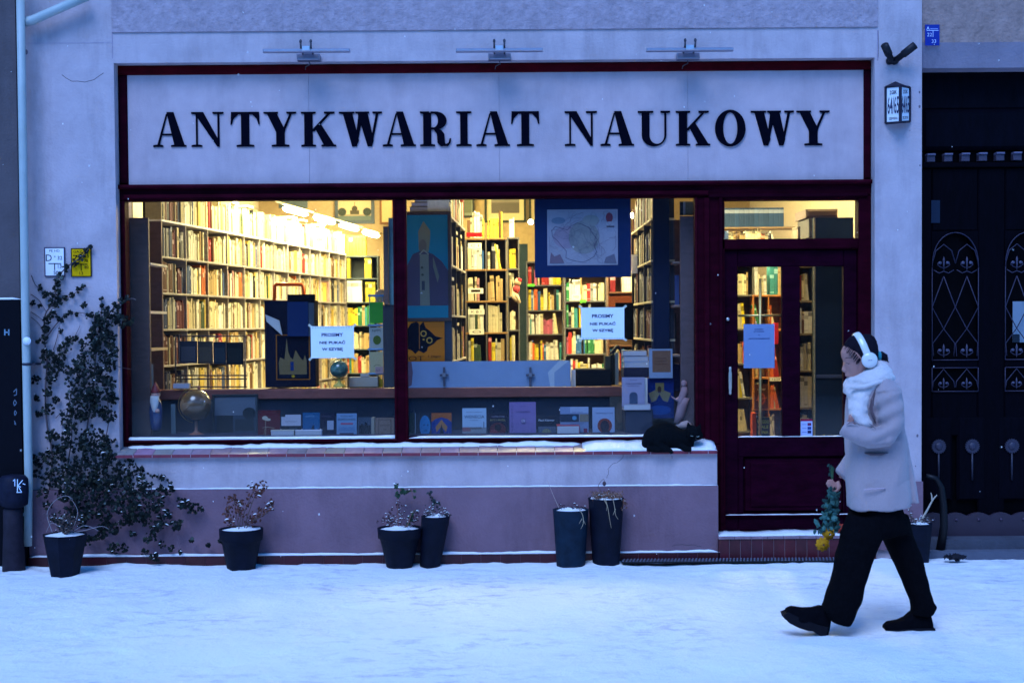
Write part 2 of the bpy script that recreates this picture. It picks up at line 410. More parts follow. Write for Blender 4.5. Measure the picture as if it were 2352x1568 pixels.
def crack(pl, d, r=.0016):
    P = [W(a, b, d) for a, b in pl]; Q = [P[0]]
    for a, b in zip(P, P[1:]): Q += [(a + b) / 2 + Vector((R.uniform(-.006, .006), 0, R.uniform(-.006, .006))), b]
    w = MB('plaster'); w.tube(Q, r, (.09, .075, .09), n=4); w.build('crack', B)
crack(cr([(945, 275), (935, 320), (890, 360), (830, 385), (800, 420), (805, 470), (790, 510)]), -.045)
crack(cr([(1418, 290), (1419, 320)]), -.045); crack(cr([(1420, 1165), (1480, 1150), (1560, 1158), (1640, 1152), (1700, 1165)]), -.07)
crack([(142, 172 / 1.0), (165, 187), (195, 189), (215, 184), (238, 168)], .0, .002); crack([(2017, 70), (2018, 105), (2016, 140)], .0, .0015)
for a, b, r_ in ((2107, 1000, .012), (2104, 1147, .010), (2106, 1175, .011), (2112, 212, .010), (2112, 245, .012), (2113, 380, .008), (60, 120, .02), (2103, 1070, .006), (2090, 300, .005), (1150, 1085, .006)):
    q = W(a, b, 0 if b < 1100 else -.028); w = MB('plaster'); w.ell(q, r_ * .7, .002, r_, (.16, .13, .16), n=7); w.build('chipped_spot', B)
# doorstep of red tiles
SX0, SX1 = X(1650, 1250, -.1), X(2012, 1250, -.1); STZ = Z(1800, 1230, -.1)
st = thing('doorstep', 'step of upright dark red tiles below the shop door, snow on its tread', 'step', ((SX0 + SX1) / 2, 0, 0))
w = MB('tile'); x = SX0
while x < SX1: w.box(x, min(SX1, x + .081), -.105, 0, -.03, STZ - .02, [c * R.uniform(.75, 1.2) for c in (.075, .008, .016)]); x += .0845
w.box(SX0, SX1, -.10, .3, -.03, STZ - .022, (.3, .26, .3), 'matte'); w.build('riser_tiles', st)
w = MB('tile'); x = SX0
while x < SX1: w.box(x, min(SX1, x + .12), -.115, .3, STZ - .02, STZ, (.25, .16, .2)); x += .124
w.build('tread', st)

# ------------------------------------------------------------------ shopfront joinery
SF = thing('shopfront', 'dark red wooden shopfront framing the two display windows and the transom', 'shopfront', (0, FD, 0))
GL0, GL1 = X(290, 730, FD), X(906, 730, FD); GR0, GR1 = X(934, 730, FD), X(1598, 730, FD)
GT = Z(940, 457, FD); GB = Z(900, 1003, FD); FB = Z(900, 1026, FD)
SBL, SBR, SBT, SBB = X(292, 300, FD), X(1985, 300, FD), Z(1138, 166, FD), Z(1138, 418, FD)
TX0, TX1 = X(1663, 505, FD), X(1972, 505, FD); TT = Z(1817, 459, FD); TB = Z(1817, 548, FD)
DX0, DX1 = X(1652, 900, FD), X(1962, 900, FD); DT = Z(1810, 575, FD); DB = STZ
g = .006
w = MB('frame')
def fr(x0, x1, z0, z1, d0=FD, d1=FD + .12, b=.008, col=REDW, mb=None): (mb or w).bevbox(x0, x1, d0, d1, z0, z1, b, col)
fr(OL, GL0, FB, GT); fr(GL1, GR0, FB, GT); fr(GR1, TX0 - .004, FB, GT)          # jamb, mullion, wide post
fr(GL0, GL1, FB, GB); fr(GR0, GR1, FB, GB)
fr(PX1 - .06, TX0 - .004, DB - .02, FB); fr(TX1, OR_, DB, GT); fr(TX0 - .004, DX0 + .01, DB, TB)
fr(TX0 - .004, TX1, TT, GT); fr(DX0 + .01, TX1, DT + .01, TB); fr(TX0 - .004, TX0, TB, TT)
w.build('window_frame', SF)
w = MB('frame')                                          # thin inner beads, a little in front
for a, b in ((GL0, GL1), (GR0, GR1)):
    w.bevbox(a - .014, a + .004, FD - .012, FD + .002, GB - .01, GT, .004, (.035, .002, .007)); w.bevbox(b - .004, b + .014, FD - .012, FD + .002, GB - .01, GT, .004, (.035, .002, .007))
    w.bevbox(a - .014, b + .014, FD - .016, FD + .002, GB - .03, GB - .012, .005, (.035, .002, .007))
w.bevbox(X(1618, 800, FD), X(1630, 800, FD), FD - .018, FD + .001, FB + .02, GT - .01, .005, (.03, .0015, .007))
w.bevbox(X(1652, 800, FD), X(1660, 800, FD), FD - .022, FD + .001, DB, GT - .01, .004, (.022, .001, .006)); w.build('bead', SF)
w = MB('frame')
w.bevbox(GL0, GR1 + .1, FD - .03, FD, GT + .012, GT + .045, .008, (.03, .0015, .007)); w.bevbox(OL, OR_ - .002, FD - .045, FD, SBB - .035, SBB - .004, .01, (.035, .002, .008))
w.bevbox(GR1 + .1, OR_ - .03, FD - .022, FD, TT + .02, TT + .05, .006, (.018, .001, .006)); fr(OL, OR_, GT, SBB, FD, FD + .12); w.build('lintel_beam', SF)
def pane(x0, x1, z0, z1, d, parent, name='glass_pane'):
    p = MB('glass'); p.add([(x0, 0, z0), (x1, 0, z0), (x1, 0, z1), (x0, 0, z1)], [(0, 1, 2, 3)], (1, 1, 1))
    me_off = Vector((x0, 0, z0)); par = Vector(parent['_w'])
    me = p.mesh(name, me_off); o = bpy.data.objects.new(name, me); COL.objects.link(o); o.parent = parent
    o.location = Vector((x0, d, z0)) - par; o['_w'] = [x0, d, z0]; return o
GLD = FD + .055
pane(GL0, GL1, GB, GT, GLD, SF); pane(GR0, GR1, GB, GT, GLD, SF)
pane(TX0, TX1, TB, TT, GLD, SF)
# ------------------------------------------------------------------ door
DR = thing('shop_door', 'dark red glazed shop door with two tall panes and a recessed lower panel', 'door', ((DX0 + DX1) / 2, FD + .03, DB))
DD = FD + .035
P1a, P1b = X(1695, 800, DD), X(1797, 800, DD); P2a, P2b = X(1838, 800, DD), X(1938, 800, DD)
PT = Z(1817, 612, DD); PB = Z(1800, 1003, DD); DL, DRR = DX0 + .012, TX1 - .002
w = MB('frame')
def dr(x0, x1, z0, z1, d0=DD, d1=DD + .06, b=.007, c=(.014, .0008, .007)): w.bevbox(x0, x1, d0, d1, z0, z1, b, c)
PNT, PNB, PNL, PNR = Z(1820, 1048, DD), Z(1820, 1178, DD), X(1708, 1110, DD), X(1940, 1110, DD)
dr(DL, P1a, DB + .005, DT + .008); dr(P2b, DRR, DB + .005, DT + .008); dr(P1a, P2b, PT, DT + .008); dr(P1b, P2a, PB, PT)
dr(P1a, P2b, PNT, PB); dr(P1a, P2b, DB + .005, PNB); dr(P1a, PNL, PNB, PNT); dr(PNR, P2b, PNB, PNT)
w.build('door_leaf', DR)
w = MB('frame'); w.bevbox(PNL, PNR, DD + .02, DD + .05, PNB, PNT, .02, (.017, .0008, .007))
w.bevbox(PNL + .045, PNR - .045, DD + .010, DD + .03, PNB + .04, PNT - .04, .015, (.017, .0008, .007)); w.build('lower_panel', DR)
w = MB('frame'); w.bevbox(DL + .03, DRR - .03, DD - .022, DD + .002, PNB - .028, PNB - .010, .006, (.014, .0008, .006)); w.build('weather_bar', DR)
pane(P1a, P1b, PB, PT, DD + .03, DR); pane(P2a, P2b, PB, PT, DD + .03, DR)
w = MB('metal'); hx = X(1677, 870, DD - .04); hz0, hz1 = Z(1677, 906, DD - .04), Z(1677, 842, DD - .04)
w.lathe((hx, DD - .04, hz0), [(.008, 0), (.012, .01), (.010, .03), (.014, .05), (.015, (hz1 - hz0) * .5), (.014, hz1 - hz0 - .05), (.010, hz1 - hz0 - .03), (.012, hz1 - hz0 - .01), (.008, hz1 - hz0)], (.55, .5, .45), n=14)
for zz in (hz0 + .02, hz1 - .02): w.tube([(hx, DD - .04, zz), (hx, DD, zz)], .006, (.5, .45, .4))
w.build('handle', DR)
w = MB('metal'); kx, kz = X(1671, 733, DD), Z(1671, 733, DD); w.lathe((kx, DD, kz), [(.011, -.004), (.014, -.012), (.010, -.02)], (.5, .5, .5), axis='Y', n=14); w.build('lock', DR)

# ------------------------------------------------------------------ sign
SG = thing('shop_sign', 'long pale shop sign with large navy serif capitals in a dark red frame', 'sign', ((SBL + SBR) / 2, FD, SBB))
w = MB('frame'); fr(OL, OR_, SBT, OT, b=.012, col=(.075, .003, .007)); fr(OL, SBL, SBB, SBT, b=.012); fr(SBR, OR_, SBB, SBT, b=.012); w.build('frame', SG)
BD = FD + .02
w = MB('board'); xs = [SBL, X(710, 300, BD), X(1147, 300, BD), X(1580, 300, BD), SBR]
for a, b in zip(xs, xs[1:]): w.bevbox(a + .0008, b - .0008, BD, BD + .02, SBB, SBT, .0008, (.475, .375, .405))
w.box(SBL, SBR, BD + .01, BD + .03, SBB, SBT, (.4, .33, .36)); w.build('sign_board', SG)
# serif capitals, each drawn from strokes in a unit box (y up); widths follow the photograph
SE = .045
def ser(x0, x1, y, up):                             # bracketed slab serif
    s = 1 if up else -1
    return [(x0, y), (x1, y), (x1, y - s * -SE), (x1 - (x1 - x0) * .22, y + s * SE * 1.35), (x0 + (x1 - x0) * .22, y + s * SE * 1.35), (x0, y + s * SE)]
def fl(p): return p
G = {}
def arc(cx, cy, rx, ry, a0, a1, n=14): return [(cx + rx * math.cos(math.radians(a0 + (a1 - a0) * i / n)), cy + ry * math.sin(math.radians(a0 + (a1 - a0) * i / n))) for i in range(n + 1)]
def band(o, i): return [(o[k], o[k + 1], i[k + 1], i[k]) for k in range(len(o) - 1)]
G['A'] = [[(.41, 1), (.62, 1), (.95, .04), (.64, .04)], [(.39, .93), (.45, 1), (.19, .04), (.12, .04)], [(.24, .33), (.60, .33), (.59, .38), (.26, .38)], ser(0, .30, 0, True), ser(.54, 1.0, 0, True)]
G['N'] = [[(.14, .04), (.14, 1), (.195, 1), (.195, .04)], [(.81, 0), (.81, .96), (.87, .96), (.87, 0)], [(.10, 1), (.37, 1), (.87, .14), (.87, 0), (.80, 0), (.15, .90)], ser(0, .33, 0, True), ser(.66, 1.0, 1, False), ser(0, .22, 1, False)]
G['T'] = [[(.36, .04), (.36, 1), (.64, 1), (.64, .04)], [(.02, .93), (.98, .93), (.98, 1), (.02, 1)], [(.0, .64), (.045, .64), (.10, .80), (.26, .93), (.02, .95)], [(1, .64), (.955, .64), (.90, .80), (.74, .93), (.98, .95)], ser(.20, .80, 0, True)]
G['Y'] = [[(.38, .04), (.38, .42), (.64, .42), (.64, .04)], [(.08, 1), (.38, 1), (.66, .46), (.62, .38), (.39, .40)], [(.82, 1), (.89, 1), (.64, .44), (.585, .50)], ser(0, .44, 1, False), ser(.70, 1.0, 1, False), ser(.24, .78, 0, True)]
G['K'] = [[(.09, .04), (.09, .96), (.33, .96), (.33, .04)], [(.78, .97), (.86, .97), (.38, .44), (.33, .44), (.33, .50)], [(.42, .60), (.56, .66), (.95, .04), (.65, .04), (.40, .52)], ser(0, .42, 1, False), ser(0, .42, 0, True), ser(.66, .96, 1, False), ser(.58, 1.0, 0, True)]
G['W'] = [[(.08, 1), (.30, 1), (.46, .18), (.40, 0), (.30, 0)], [(.50, 1), (.455, .95), (.36, 0), (.41, 0), (.56, .92)], [(.42, 1), (.66, 1), (.80, .18), (.76, 0), (.66, 0)], [(.86, .98), (.92, .98), (.76, 0), (.71, 0)], ser(0, .36, 1, False), ser(.38, .70, 1, False), ser(.78, 1.0, 1, False)]
_bo = [(.40, 1)] + arc(.50, .74, .36, .26, 90, -90) + [(.40, .48)]; _bi = [(.40, .94)] + arc(.44, .74, .14, .20, 90, -90) + [(.40, .54)]
G['R'] = [[(.10, .04), (.10, .97), (.36, .97), (.36, .04)]] + band(_bo, _bi) + [[(.34, 1), (.42, 1), (.42, .94), (.34, .94)], [(.34, .54), (.42, .54), (.42, .48), (.34, .48)],
    [(.46, .51), (.68, .47), (.78, .36), (.80, .10), (.84, .05), (.78, .0), (.66, 0), (.56, .10), (.54, .36), (.44, .48)], [(.80, .0), (.90, .0), (.98, .09), (1, .22), (.95, .22), (.92, .10), (.84, .06)], ser(0, .48, 0, True), ser(0, .3, 1, False)]
G['I'] = [[(.26, .04), (.26, .96), (.74, .96), (.74, .04)], ser(0, 1, 1, False), ser(0, 1, 0, True)]
_uo = [(.12, .96), (.12, .30)] + arc(.50, .30, .38, .32, 180, 360) + [(.88, .96)]; _ui = [(.36, .96), (.36, .30)] + arc(.59, .30, .23, .25, 180, 360) + [(.82, .96)]
G['U'] = band(_uo, _ui) + [ser(0, .48, 1, False), ser(.70, 1.0, 1, False)]
G['O'] = band(arc(.5, .5, .5, .53, 0, 360, 36), arc(.5, .5, .235, .455, 0, 360, 36))
LT = [('A', 352, 428), ('N', 440, 514), ('T', 530, 597), ('Y', 606, 681), ('K', 692, 772), ('W', 779, 878), ('A', 879, 955), ('R', 965, 1036), ('I', 1048, 1083), ('A', 1094, 1171), ('T', 1174, 1239),
      ('N', 1297, 1371), ('A', 1379, 1456), ('U', 1465, 1539), ('K', 1552, 1631), ('O', 1642, 1712), ('W', 1724, 1823), ('Y', 1829, 1905)]
for ch, a, b in LT:
    t = (a - 352) / 1553; yb = 337.8 - 3.8 * t; yt = 258.2 - 3.6 * t
    x0, x1 = X(a, 298, BD), X(b, 298, BD); z0, z1 = Z((a + b) / 2, yb, BD), Z((a + b) / 2, yt, BD); w = MB('gloss')
    for k, pl in enumerate(G[ch]):
        pts = [(x0 + u * (x1 - x0), z0 + v * (z1 - z0)) for u, v in pl]
        ar = sum(pts[i][0] * pts[(i + 1) % len(pts)][1] - pts[(i + 1) % len(pts)][0] * pts[i][1] for i in range(len(pts)))
        if ar < 0: pts.reverse()
        w.poly(pts, BD - .010 - .00025 * k, .0101 + .00025 * k, (.0015, .002, .007), 'black')
    w.build('letter', SG)

# ------------------------------------------------------------------ lamps above the sign
for i, px in enumerate((704, 1147, 1584)):
    y = 117 - i * 1.2; c = W(px, y, -.16)
    t = thing('sign_lamp', ['slim grey tube lamp over the first letters of the shop sign', 'slim grey tube lamp over the middle of the shop sign', 'slim grey tube lamp over the end of the shop sign, by the house corner'][i], 'lamp', (c.x, 0, c.z), 'unlit tube lamps above the sign')
    w = MB('metal'); w.bevbox(c.x - .325, c.x + .325, -.19, -.13, c.z - .012, c.z + .012, .006, (.45, .42, .5)); w.build('lamp_tube', t)
    w = MB('metal'); w.bevbox(c.x - .085, c.x + .085, -.09, -.0, c.z - .055, c.z - .008, .006, (.3, .3, .38)); w.bevbox(c.x - .03, c.x + .03, -.2, -.09, c.z - .008, c.z + .03, .004, (.6, .62, .7)); w.build('housing', t)
    for sx in (-.038, .038):
        w = MB('iron'); q = c.x + sx; w.tube([(q, -.05, c.z - .02), (q, -.19, c.z + .02), (q, -.2, c.z + .055)], .007, (.05, .05, .07)); w.ell((q, -.2, c.z + .062), .010, .010, .016, (.05, .05, .07)); w.build('arm', t)
    w = MB('iron'); w.tube([(c.x, -.02, c.z - .055), (c.x + .005, -.01, c.z - .075), (c.x - .03, .0, c.z - .09), (c.x - .035, .02, c.z - .11)], .004, (.05, .05, .06), n=6); w.build('cable', t)

# ------------------------------------------------------------------ neighbours
NB = thing('neighbour_building', 'beige stuccoed house wall with a dark carved gateway beside the bookshop', 'building', (PR + 1, 0, 0))
NX1 = 7.0; GTZ = Z(2230, 151, .0); NC = (.31, .215, .195)
w = MB('spray'); w.box(PR, NX1, .02, .45, GTZ + .18, TOP, NC); w.build('wall', NB)
w = MB('plaster'); w.add([(PR, .02, GTZ + .18), (NX1, .02, GTZ + .18), (NX1, .10, GTZ), (PR, .10, GTZ), (PR, .45, GTZ), (NX1, .45, GTZ)], [(3, 2, 1, 0), (3, 4, 5, 2)], (.30, .25, .30)); w.build('soffit', NB)
GD = .28
gt = thing('carved_gate', 'nearly black wooden gate with arched iron grilles and flower carvings', 'gate', (PR + .7, GD, 0))
GC = (.0012, .0008, .0030)
GX = lambda px, py=800: X(px, py, GD)
GZ = lambda py, px=2230: Z(px, py, GD)
w = MB('darkwood'); w.box(PR - .1, NX1, GD + .05, GD + .1, .1, GTZ + .1, (.001, .0008, .002)); w.build('back_panel', gt)
w = MB('darkwood')                                             # stiles and rails round the openings
cols = [(2117, 2140), (2246, 2308), (2412, 2470)]
for a, b in cols: w.bevbox(GX(a), GX(b), GD, GD + .05, GZ(1250), GZ(385), .01, GC)
for a, b in ((2140, 2246), (2308, 2412)):
    w.bevbox(GX(a), GX(b), GD + .002, GD + .05, GZ(844), GZ(828), .005, GC); w.bevbox(GX(a), GX(b), GD + .002, GD + .05, GZ(1000), GZ(899), .01, GC)
    w.bevbox(GX(a), GX(b), GD + .002, GD + .05, GZ(530), GZ(385), .01, GC)
    x0, x1 = GX(a), GX(b); m_ = (x0 + x1) / 2; hw = (x1 - x0) / 2; zt = GZ(530); zs = GZ(640)
    for sgn in (-1, 1):                                        # spandrels of the pointed arch
        pts = [(m_ + sgn * hw, zs)] + [(m_ + sgn * hw * math.cos(k * math.pi / 16), zs + (zt - zs) * math.sin(k * math.pi / 16) ** .9) for k in range(1, 9)] + [(m_ + sgn * hw, zt)]
        if sgn > 0: pts.reverse()
        w.poly(pts[::-1], GD + .004, .04, GC)
w.bevbox(GX(2117), GX(2470), GD - .03, GD + .05, GZ(385), GZ(374), .006, GC)
w.bevbox(GX(2117), GX(2470), GD - .01, GD + .05, GZ(345), GZ(250), .03, (.0016, .0016, .005)); w.bevbox(GX(2117), GX(2470), GD + .01, GD + .05, GZ(250), GTZ + .05, .01, (.002, .002, .005))
w.build('gate_leaf', gt)
for k in range(6):
    w = MB('paint'); a = 2126 + k * 39.5; z = GZ(364 - k * .5)
    w.bevbox(GX(a), GX(a + 19), GD - .03, GD + .03, z - .028, z + .022, .004, (.045, .035, .06)); w.bevbox(GX(a), GX(a + 19), GD - .045, GD + .03, z + .022, z + .036, .004, (.12, .11, .18)); w.build('dentil', gt)
IR = (.032, .026, .055)
def grille(a, b, top, bot, arch):
    x0, x1 = GX(a), GX(b); z0, z1 = GZ(bot), GZ(top); W_ = x1 - x0; y = GD - .01; w = MB('iron')
    def L(pts, r=.0045): w.tube([(x0 + u * W_, y, v) for u, v in pts], r, IR, n=6)
    zs = z1 - (.38 * W_ * 2 if arch else 0)
    L([(0, z0), (0, zs)]); L([(1, z0), (1, zs)]); L([(0, z0), (1, z0)])
    if arch: L([(.5 - .5 * math.cos(k * math.pi / 16), zs + (z1 - zs) * math.sin(k * math.pi / 16) ** .85) for k in range(9)]); L([(.5 + .5 * math.cos(k * math.pi / 16), zs + (z1 - zs) * math.sin(k * math.pi / 16) ** .85) for k in range(9)])
    else: L([(0, z1), (1, z1)])
    def fleur(cu, cz, s):
        for q in (-1, 1):
            w.ell((x0 + cu * W_ + q * .030 * s, y, cz + .006 * s), .015 * s, .006, .012 * s, (.075, .07, .12), n=10)
            w.tube([(x0 + cu * W_, y, cz - .035 * s), (x0 + cu * W_ + q * .025 * s, y, cz - .028 * s), (x0 + cu * W_ + q * .048 * s, y, cz - .01 * s), (x0 + cu * W_ + q * .042 * s, y, cz + .010 * s)], .004, IR, n=6)
        w.tube([(x0 + cu * W_, y, cz - .05 * s), (x0 + cu * W_, y, cz + .03 * s), (x0 + cu * W_, y, cz + .055 * s)], [.004, .009 * s, .002], (.07, .06, .10), n=8)
    h = z1 - z0
    if arch:
        for cu in (.25, .75):
            zf = GZ(605); fleur(cu, zf, 1.0); fleur(cu, z0 + .07, 1.0)
            L([(cu - .25, zf), (cu - .17, zf + .10), (cu, zf + .15), (cu + .17, zf + .10), (cu + .25, zf)]); L([(cu - .22, zf - .05), (cu - .1, zf - .075), (cu, zf - .06), (cu + .1, zf - .075), (cu + .22, zf - .05)])
            a_ = zf - .10; m1 = a_ - .24; m2 = m1 - .17
            L([(cu, a_), (cu - .25, m1), (cu, m2), (cu - .24, z0 + .13), (cu - .22, z0 + .03)]); L([(cu, a_), (cu + .25, m1), (cu, m2), (cu + .24, z0 + .13), (cu + .22, z0 + .03)])
    else:
        for cu in (.25, .75): fleur(cu, z0 + .06, .85); L([(cu - .24, z0 + .03), (cu - .22, z0 + .08), (cu, z1 - .01), (cu + .22, z0 + .08), (cu + .24, z0 + .03)])
    w.build('iron_grille', gt)
for a, b in ((2140, 2246), (2308, 2412)): grille(a, b, 534, 826, True); grille(a, b, 844, 898, False)
for px, lab in ((2155, 0), (2232, 0), (2323, 0)):
    x, z = GX(px, 1024), GZ(1024); w = MB('paint')
    w.bevbox(x - .115, x + .115, GD - .004, GD + .03, GZ(1150), GZ(955), .02, (.0016, .0013, .004), 'darkwood')
    pts = [(x + .055 * (1 + .09 * math.cos(k * 20 * math.pi / 40 * 2)) * math.cos(k * math.pi / 20), z + .055 * (1 + .09 * math.cos(k * 20 * math.pi / 40 * 2)) * math.sin(k * math.pi / 20)) for k in range(40)]
    w.poly(pts, GD - .02, .018, (.026, .022, .042)); w.ell((x, GD - .02, z), .03, .012, .03, (.03, .026, .05), n=12)
    w.tube([(x, GD - .012, z - .05), (x, GD - .012, z - .27)], .008, (.02, .018, .035), n=8); w.build('carved_flower', gt)
w = MB('paint'); z0, z1 = GZ(1232), GZ(1183); x = GX(2117); n = 14; p = .176
pts = [(x, z0)] + [(x + p * (k + 1), z0) for k in range(8)]
top = []
for k in range(8):
    for q in (1, .75, .5, .25): top.append((x + p * (8 - k - 1 + q), z1 + .028 * math.sin(math.pi * (q % 1)) if q != 1 else z1))
w.poly([(x, z0), (x + p * 8, z0)] + top + [(x, z1)], GD - .03, .03, (.032, .02, .035))
for k in range(8): w.ell((x + p * (k + .5), GD - .032, z1 - .03), .012, .01, .012, (.05, .03, .06), n=8)
w.build('scalloped_kick_plate', gt)
w = MB('plaster'); w.box(PR + .0, NX1, -.05, GD + .1, -.03, .055, (.10, .11, .15)); w.box(PR, NX1, .06, GD + .1, .055, .13, (.07, .075, .10)); w.build('threshold', NB)
w = MB('iron'); q = lambda a, b: W(a, b, .05); w.tube([q(2128, 1092), q(2150, 1098), q(2162, 1120), q(2167, 1160), q(2168, 1210), q(2160, 1262)], [.02, .022, .026, .028, .03, .035], (.003, .003, .006))
w.build('wheel_guard', None, **K('curved black iron wheel guard bending out at the gate corner', 'wheel guard'))
card('paper_notice', 'pale torn paper behind the second grille of the dark gate', 'notice', (2326, 692, 2372, 786), GD + .03, .003, '#9fb4c8', [('r', 0, 0, .35, .2, '#33404c')])
card('paper_slip', 'small dim paper slip pinned high on the dark gate', 'notice', (2139, 460, 2159, 512), GD - .004, .002, '#2a3a52')
# left neighbour
LB = thing('corner_pilaster', 'weathered grey pilaster on a tall black plinth at the house corner', 'pilaster', (X(0, 700) - .3, -.1, 0))
w = MB('plaster'); w.box(-7.5, X(40, 340, -.1), -.1, .4, Z(20, 685, -.1), TOP, (.10, .085, .095)); w.build('shaft', LB)
w = MB('matte'); w.box(-7.5, X(48, 900, -.16), -.16, .4, -.05, Z(20, 688, -.16), (.002, .0025, .006)); w.build('plinth', LB)
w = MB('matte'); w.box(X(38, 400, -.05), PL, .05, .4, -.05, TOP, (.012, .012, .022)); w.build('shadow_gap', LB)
w = MB('paint')
def strokes(mb, pls, d, col, wd=.008):
    for pl in pls:
        P = [W(a, b, d) for a, b in pl]
        for a, b in zip(P, P[1:]):
            n = (b - a).normalized() * wd / 2; n = Vector((-n.z, 0, n.x)); mb.add([a + n, a - n, b - n, b + n], [(0, 1, 2, 3)], col, 'paint', False)
strokes(w, [[(11, 756), (11, 770)], [(20, 756), (20, 770)], [(11, 763), (20, 763)]], -.163, (.14, .25, .35), .01)
strokes(w, [[(31, 900), (38, 892), (38, 906), (32, 908)], [(34, 918), (38, 925), (33, 932), (31, 924), (34, 918)], [(35, 942), (38, 948), (34, 954), (33, 946), (35, 942)], [(33, 966), (37, 976), (33, 972)]], -.163, (.10, .15, .22), .006)
w.build('graffiti_scrawl', LB)
card('number_plate', 'blue enamel hydrant plate with white digits on the beige wall over the gate', 'sign', (2125, 57, 2158, 105), .008, .01, '#1a2a88',
     [('t', 'A', .2, .83, .15, '#b9c6ee', None, .02), ('r', .35, .78, .88, .81, '#8f9fd8'), ('r', .1, .70, .92, .73, '#b9c6ee'), ('t', '22', .3, .52, .17, '#b9c6ee'), ('r', .52, .4, .56, .7, '#b9c6ee'), ('t', '33', .6, .2, .17, '#b9c6ee')], m='gloss')
card('hydrant_plate', 'white enamel hydrant plate with D 32 beside the yellow plate', 'sign', (102, 568, 149, 635), -.012, .01, '#3a3350',
     [('r', .05, .035, .95, .965, '#e8eaf0'), ('t', 'PE HD', .5, .88, .08, '#222038', .5), ('t', 'D', .22, .64, .22, '#222038'), ('t', '° 32', .68, .64, .13, '#222038'), ('r', .2, .43, .82, .455, '#222038'), ('r', .48, .22, .52, .43, '#222038'), ('t', '13', .75, .35, .12, '#222038'), ('t', '50', .56, .13, .12, '#222038')], m='gloss')
card('gas_plate', 'yellow enamel gas plate with black figures, half covered by an ivy shoot', 'sign', (163, 570, 210, 636), -.012, .01, '#2c2410',
     [('r', .05, .035, .95, .965, '#d8a806'), ('t', 'GAZ  Pe', .5, .88, .09, '#231c0c', .75), ('t', 'Z', .22, .66, .2, '#231c0c', None, .01), ('t', '63', .76, .72, .12, '#231c0c'), ('t', '78', .74, .56, .1, '#231c0c'), ('r', .2, .43, .82, .455, '#231c0c'), ('r', .48, .22, .52, .43, '#231c0c'), ('t', '80', .76, .34, .1, '#231c0c'), ('t', '13', .5, .13, .11, '#231c0c')], m='gloss')

# drainpipe
dp = thing('drainpipe', 'pale zinc drainpipe running down the house corner to the snow', 'drainpipe', (X(62, 1200, -.14), -.14, .05))
w = MB('metal'); pc = (.36, .42, .42); w.tube([W(46, -60, -.14), W(52, 300, -.14), W(58, 700, -.14), W(66, 1110, -.14), W(65, 1150, -.14), W(64, 1253, -.14)], .031, pc, 'paint', n=16); w.build('pipe', dp)
w = MB('paint'); w.tube([W(50, 52, -.10), W(75, 47, -.10), W(120, 27, -.10), W(200, -8, -.10)], [.036, .036, .034, .034], pc, n=14); w.build('branch', dp)
w = MB('iron'); z = Z(63, 836, -.14); c = X(62, 836, -.14); w.lathe((c, -.14, z - .01), [(.034, 0), (.036, .01), (.034, .02)], (.03, .03, .05), n=16); w.box(c, c + .06, -.13, 0, z - .008, z + .008, (.03, .03, .05)); w.build('clamp', dp)
w = MB('paint'); c = W(62, 783, -.176); w.lathe((c.x, c.y, c.z), [(.031, 0), (.031, -.004)], (.75, .8, .9), axis='Y', n=20); w.build('white_sticker', dp)
w = MB('iron'); z = Z(64, 1180, -.14); c = X(64, 1180, -.14); w.box(c - .07, c + .01, -.16, -.12, z - .012, z + .012, (.4, .42, .45)); w.build('bracket', dp)

# bollard
bz = lambda py: Z(30, py, -.26)
bo = thing('bollard', 'dark stubby bollard with a rounded, scrawled head next to the drainpipe', 'bollard', (X(30, 1200, -.26), -.26, 0))
c = X(30, 1200, -.26); w = MB('plasticpot'); w.lathe((c, -.26, 0), [(.085, -.05), (.083, .05), (.072, .3), (.07, bz(1170)), (.06, bz(1165))], (.022, .018, .03)); w.build('post', bo)
w = MB('plasticpot'); w.lathe((c + .01, -.26, 0), [(.05, bz(1168)), (.10, bz(1158)), (.108, bz(1130)), (.105, bz(1100)), (.085, bz(1092)), (.03, bz(1089))], (.008, .010, .026)); w.build('head', bo)
w = MB('paint'); strokes(w, [[(30, 1104), (34, 1100), (34, 1116)], [(40, 1100), (40, 1130)], [(52, 1102), (41, 1115), (50, 1130), (38, 1130)], [(41, 1115), (48, 1118)], [(52, 1110), (58, 1112)]], -.372, (.55, .7, .95), .006); w.build('graffiti_lettering', bo)

# house number lantern + spotlights
t = thing('house_number_lantern', 'black framed wedge lantern with white house number panels on the pale pier', 'lantern', (X(2062, 235, -.12), -.1, Z(2062, 280, -.1)))
A = [W(2035, 240, -.01), W(2068, 236, -.13), W(2089, 234, -.01)]; zt = [Z(2035, 198, -.05), Z(2068, 197, -.13), Z(2089, 199, -.05)]; zb = [Z(2038, 282, -.05), Z(2068, 281, -.13), Z(2089, 278, -.05)]
w = MB('iron'); bl = (.015, .012, .03)
for p in range(3): w.box(A[p].x - .010, A[p].x + .010, A[p].y - .008, A[p].y + .008, zb[p], zt[p], bl)
for a, b in ((0, 1), (1, 2)):
    for zz in (zt, zb): w.tube([(A[a].x, A[a].y, zz[a]), (A[b].x, A[b].y, zz[b])], .010, bl, n=6)
ap = Vector((A[1].x - .01, -.03, Z(2062, 186, -.05))); w.add([(A[0].x - .015, 0, zt[0]), (A[1].x, A[1].y - .015, zt[1] + .005), (A[2].x + .015, 0, zt[2]), tuple(ap)], [(0, 1, 3), (1, 2, 3), (0, 3, 2)], bl); w.build('housing', t)
